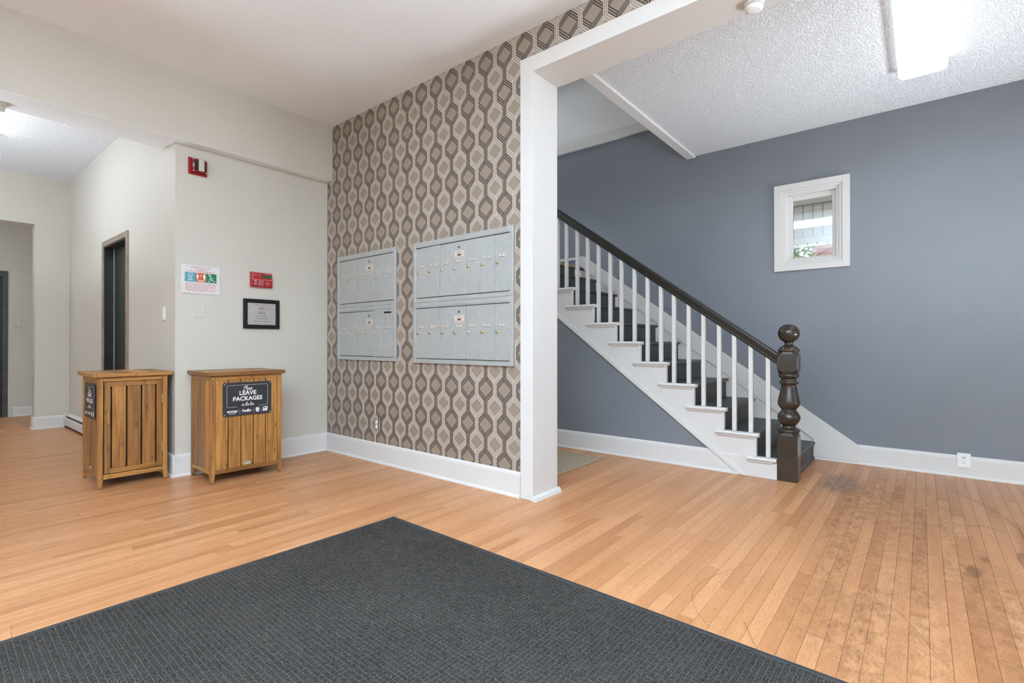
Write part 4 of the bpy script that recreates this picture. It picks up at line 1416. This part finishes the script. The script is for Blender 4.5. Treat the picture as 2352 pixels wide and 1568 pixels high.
    # outline with rounded corners, open under the lettering
    a, b, c, d, q = -.158, .158, .112, -.062, .012
    arc = lambda cx, cz, s: [(cx + q * math.cos(R(s + k * 22.5)), cz + q * math.sin(R(s + k * 22.5))) for k in range(5)]
    path = [(-.082, d)] + list(reversed(arc(a + q, d + q, 180))) + list(reversed(arc(a + q, c - q, 90))) + list(reversed(arc(b - q, c - q, 0))) + list(reversed(arc(b - q, d + q, 270))) + [(.082, d)]
    p.stroke(O, U, V, path, .0026, 'greyprint')
    script_text(p, 'Please', .0165, .0034, O + V * .083, U, V, 'whiteprint')
    p.text('LEAVE', .046, O + V * .046, U, V, 'whiteprint', fat=.0011, sx=1.05)
    p.text('PACKAGES', .046, O + V * .000, U, V, 'whiteprint', fat=.0011, sx=1.02)
    script_text(p, 'in the box', .0150, .0032, O + V * -.046, U, V, 'whiteprint')
    O2 = O - V * .006
    p.text('amazon', .026, O2 + U * -.118 + V * -.089, U, V, 'whiteprint', fat=.0006, sx=.98)
    p.stroke(O2, U, V, [(-.148, -.100), (-.135, -.107), (-.118, -.110), (-.102, -.107), (-.094, -.101)], .0028, 'whiteprint')
    p.stroke(O2, U, V, [(-.100, -.099), (-.093, -.100), (-.094, -.106)], .0022, 'whiteprint')
    p.text('FedEx', .029, O2 + U * -.008 + V * -.092, U, V, 'whiteprint', fat=.0009)
    for x in (-.062, .046, .106): p.bar(O2, U, V, x - .0008, x + .0008, -.116, -.072, 'greyprint')
    # parcel carrier shield
    p.poly(O2, U, V, [(.062, -.076), (.069, -.073), (.076, -.072), (.083, -.073), (.090, -.076), (.090, -.098), (.087, -.105), (.076, -.112), (.065, -.105), (.062, -.098)], 'whiteprint')
    p.text('ups', .016, O2 + U * .076 + V * -.094, U, V, 'slate', up=.0008)
    p.stroke(O2, U, V, [(.064, -.082), (.074, -.079), (.088, -.079)], .0016, 'slate', .0008)
    # postal eagle
    p.poly(O2, U, V, [(.124, -.072), (.160, -.072), (.155, -.098), (.119, -.098)], 'whiteprint')
    p.poly(O2, U, V, [(.124, -.079), (.140, -.077), (.153, -.081), (.145, -.083), (.151, -.087), (.136, -.085), (.130, -.092), (.128, -.084)], 'slate', .0008)
    p.bar(O2, U, V, .116, .156, -.107, -.101, 'whiteprint')
    p.build('lettering', sg)
    for x, z in ((-.176, .122), (.176, .122), (-.176, -.122), (.176, -.122)):
        MB().cyl((x, yf - .0015, sz + z), .0045, .002, 'chrome', 'y', 10).build('screw', sg)
    return t


def place(A, rz, ):
    """box whose sign-side front left corner A is given"""
    ux, uy = Vector((math.cos(rz), math.sin(rz))), Vector((-math.sin(rz), math.cos(rz)))
    c = Vector(A) + ux * (BW / 2) + uy * (BD / 2)
    return (c.x, c.y, 0)


rzB = R(-1.6)
boxB = package_box('wooden package box showing its black sign, against the alarm wall', place((1.545, 4.285), rzB), rzB)
# the other box is turned so that its door faces the lobby
rzA = R(-90 - 1.4)
u = Vector((math.cos(rzA), math.sin(rzA))); v = Vector((-math.sin(rzA), math.cos(rzA)))
cA = Vector((.955, 4.785)) - u * (BW / 2) + v * (BD / 2)
dup(boxB, (cA.x, cA.y, 0), rzA, 'wooden package box with slatted door facing the lobby, in the hall mouth')

# ------------------------------------------------------------------ entrance mat and rug
th = R(-1.1)
mat = thing('entrance_mat', 'large charcoal waffle mat with black rubber edge on the oak floor', 'mat', (1.994, 2.594, .0), th)
mw_, ml_ = 2.25, 3.0      # runs to local -x and -y from the corner
e = .024
mb = MB()
mb.prism([(-mw_, 0), (0, 0), (0, -ml_), (-mw_, -ml_)], 'z', .0005, .004, 'groove')
mb.build('backing', mat)
mb = MB()
rim = [(0, .0005), (-.003, .004), (-e + .004, .0055), (-e, .004), (-e, .0005)]
mb.prism([(x, z) for x, z in rim], 'y', -ml_, 0, 'rubber')
mb.prism([(x - .0, z) for x, z in rim], 'x', -mw_, 0, 'rubber')
mb.build('rubber_edge', mat)
px = .0195
V, F, K = [], [], []
rm = random.Random(5)
nx = int((mw_ - e) / px); ny = int((ml_ - e) / px)
for i in range(nx):
    for j in range(ny):
        x0 = -e - .002 - i * px; y0 = -e - .002 - j * px
        if y0 < -2.62: continue
        j1 = rm.uniform(-.0014, .0014); j2 = rm.uniform(-.0014, .0014); hgt = rm.uniform(.0060, .0086)
        a, b = .0010, .0042
        n = len(V)
        V += [(x0 - a, y0 - a, .0042), (x0 - px + a, y0 - a, .0042), (x0 - px + a, y0 - px + a, .0042), (x0 - a, y0 - px + a, .0042),
              (x0 - b + j1, y0 - b + j2, hgt), (x0 - px + b + j1, y0 - b + j2, hgt), (x0 - px + b + j1, y0 - px + b + j2, hgt), (x0 - b + j1, y0 - px + b + j2, hgt)]
        F += [(n + 7, n + 6, n + 5, n + 4)] + [(n + q, n + (q + 1) % 4, n + 4 + (q + 1) % 4, n + 4 + q) for q in range(4)]
me = bpy.data.meshes.new('waffle_pile'); me.from_pydata(V, [], F); me.materials.append(M['tuft'])
bmv = bmesh.new(); bmv.from_mesh(me); bmesh.ops.recalc_face_normals(bmv, faces=bmv.faces[:]); bmv.to_mesh(me); bmv.free()
link('waffle_pile', me, mat, 'stuff')

rug = MB()
rx0, rx1, ry0, ry1 = 3.14, 4.272, 2.352, 2.93
nr = 14
for k in range(nr):
    ya = ry0 + (ry1 - ry0) * k / nr; yb = ry0 + (ry1 - ry0) * (k + 1) / nr; ym = (ya + yb) / 2
    rug.prism([(ya, .001), (ya, .005), (ya + .012, .009), (yb - .012, .009), (yb, .005), (yb, .001)], 'x', rx0, rx1 - rm.uniform(0, .006), 'jute')
tag(rug.build('jute_rug'), 'small braided jute rug behind the white post', 'rug')

# ------------------------------------------------------------------ ceiling fixtures


def light_fixture(label, loc, rz, L, W_, H_f, mat_e):
    """wrap-around fluorescent: runs along local x, hangs below local z = 0"""
    t = thing('ceiling_light', label, 'ceiling light', loc, rz)
    hl, hw = L / 2, W_ / 2
    MB().box(-hl + .01, hl - .01, -hw * .55, hw * .55, -.035, -.001, 'casting', .004).build('housing', t)
    pr = [(-hw, -.022), (-hw * .97, -H_f * .75), (-hw * .86, -H_f * .95), (-hw * .6, -H_f), (hw * .6, -H_f), (hw * .86, -H_f * .95), (hw * .97, -H_f * .75), (hw, -.022), (hw * .9, -.018), (-hw * .9, -.018)]
    MB().prism(pr, 'x', -hl + .006, hl - .006, mat_e).build('diffuser', t)
    for s in (-1, 1):
        a, b = sorted((s * hl, s * (hl - .006)))
        MB().prism([(x * 1.01, z * 1.01) for x, z in pr], 'x', a, b, 'casting').build('end_cap', t)
    return t


light_fixture('long white ceiling light over the stair hall', (4.14, -.005, ZS - .001), 0, 1.25, .285, .088, 'lamp_stair')
light_fixture('white ceiling light at the left edge in the hall', (.505, 6.68, ZH - .001), R(90), 1.25, .28, .085, 'lamp_hall')
light_fixture('wide white ceiling light of the lobby, above the viewer', (.66, 1.55, ZC - .001), R(90), 1.5, .40, .06, 'lamp_main')

for lab, loc, r in (('round white smoke detector under the casing head of the wide opening', (3.02, .722, 2.996), .052), ('round white smoke detector under the hall beam at the left edge', (.428, 4.985, 2.764), .06)):
    t = thing('smoke_detector', lab, 'smoke detector', loc)
    MB().lathe([(r, 0), (r, -.008), (r * .93, -.012)], (0, 0, 0), 'plastic', 28).build('base', t)
    MB().lathe([(r * .80, -.012), (r * .80, -.022), (r * .92, -.025), (r * .86, -.038), (r * .5, -.045), (.0005, -.046)], (0, 0, 0), 'plastic', 28).build('cover', t)
    MB().lathe([(r * .76, -.013), (r * .76, -.021)], (0, 0, 0), 'plastic_d', 28).build('vent', t)
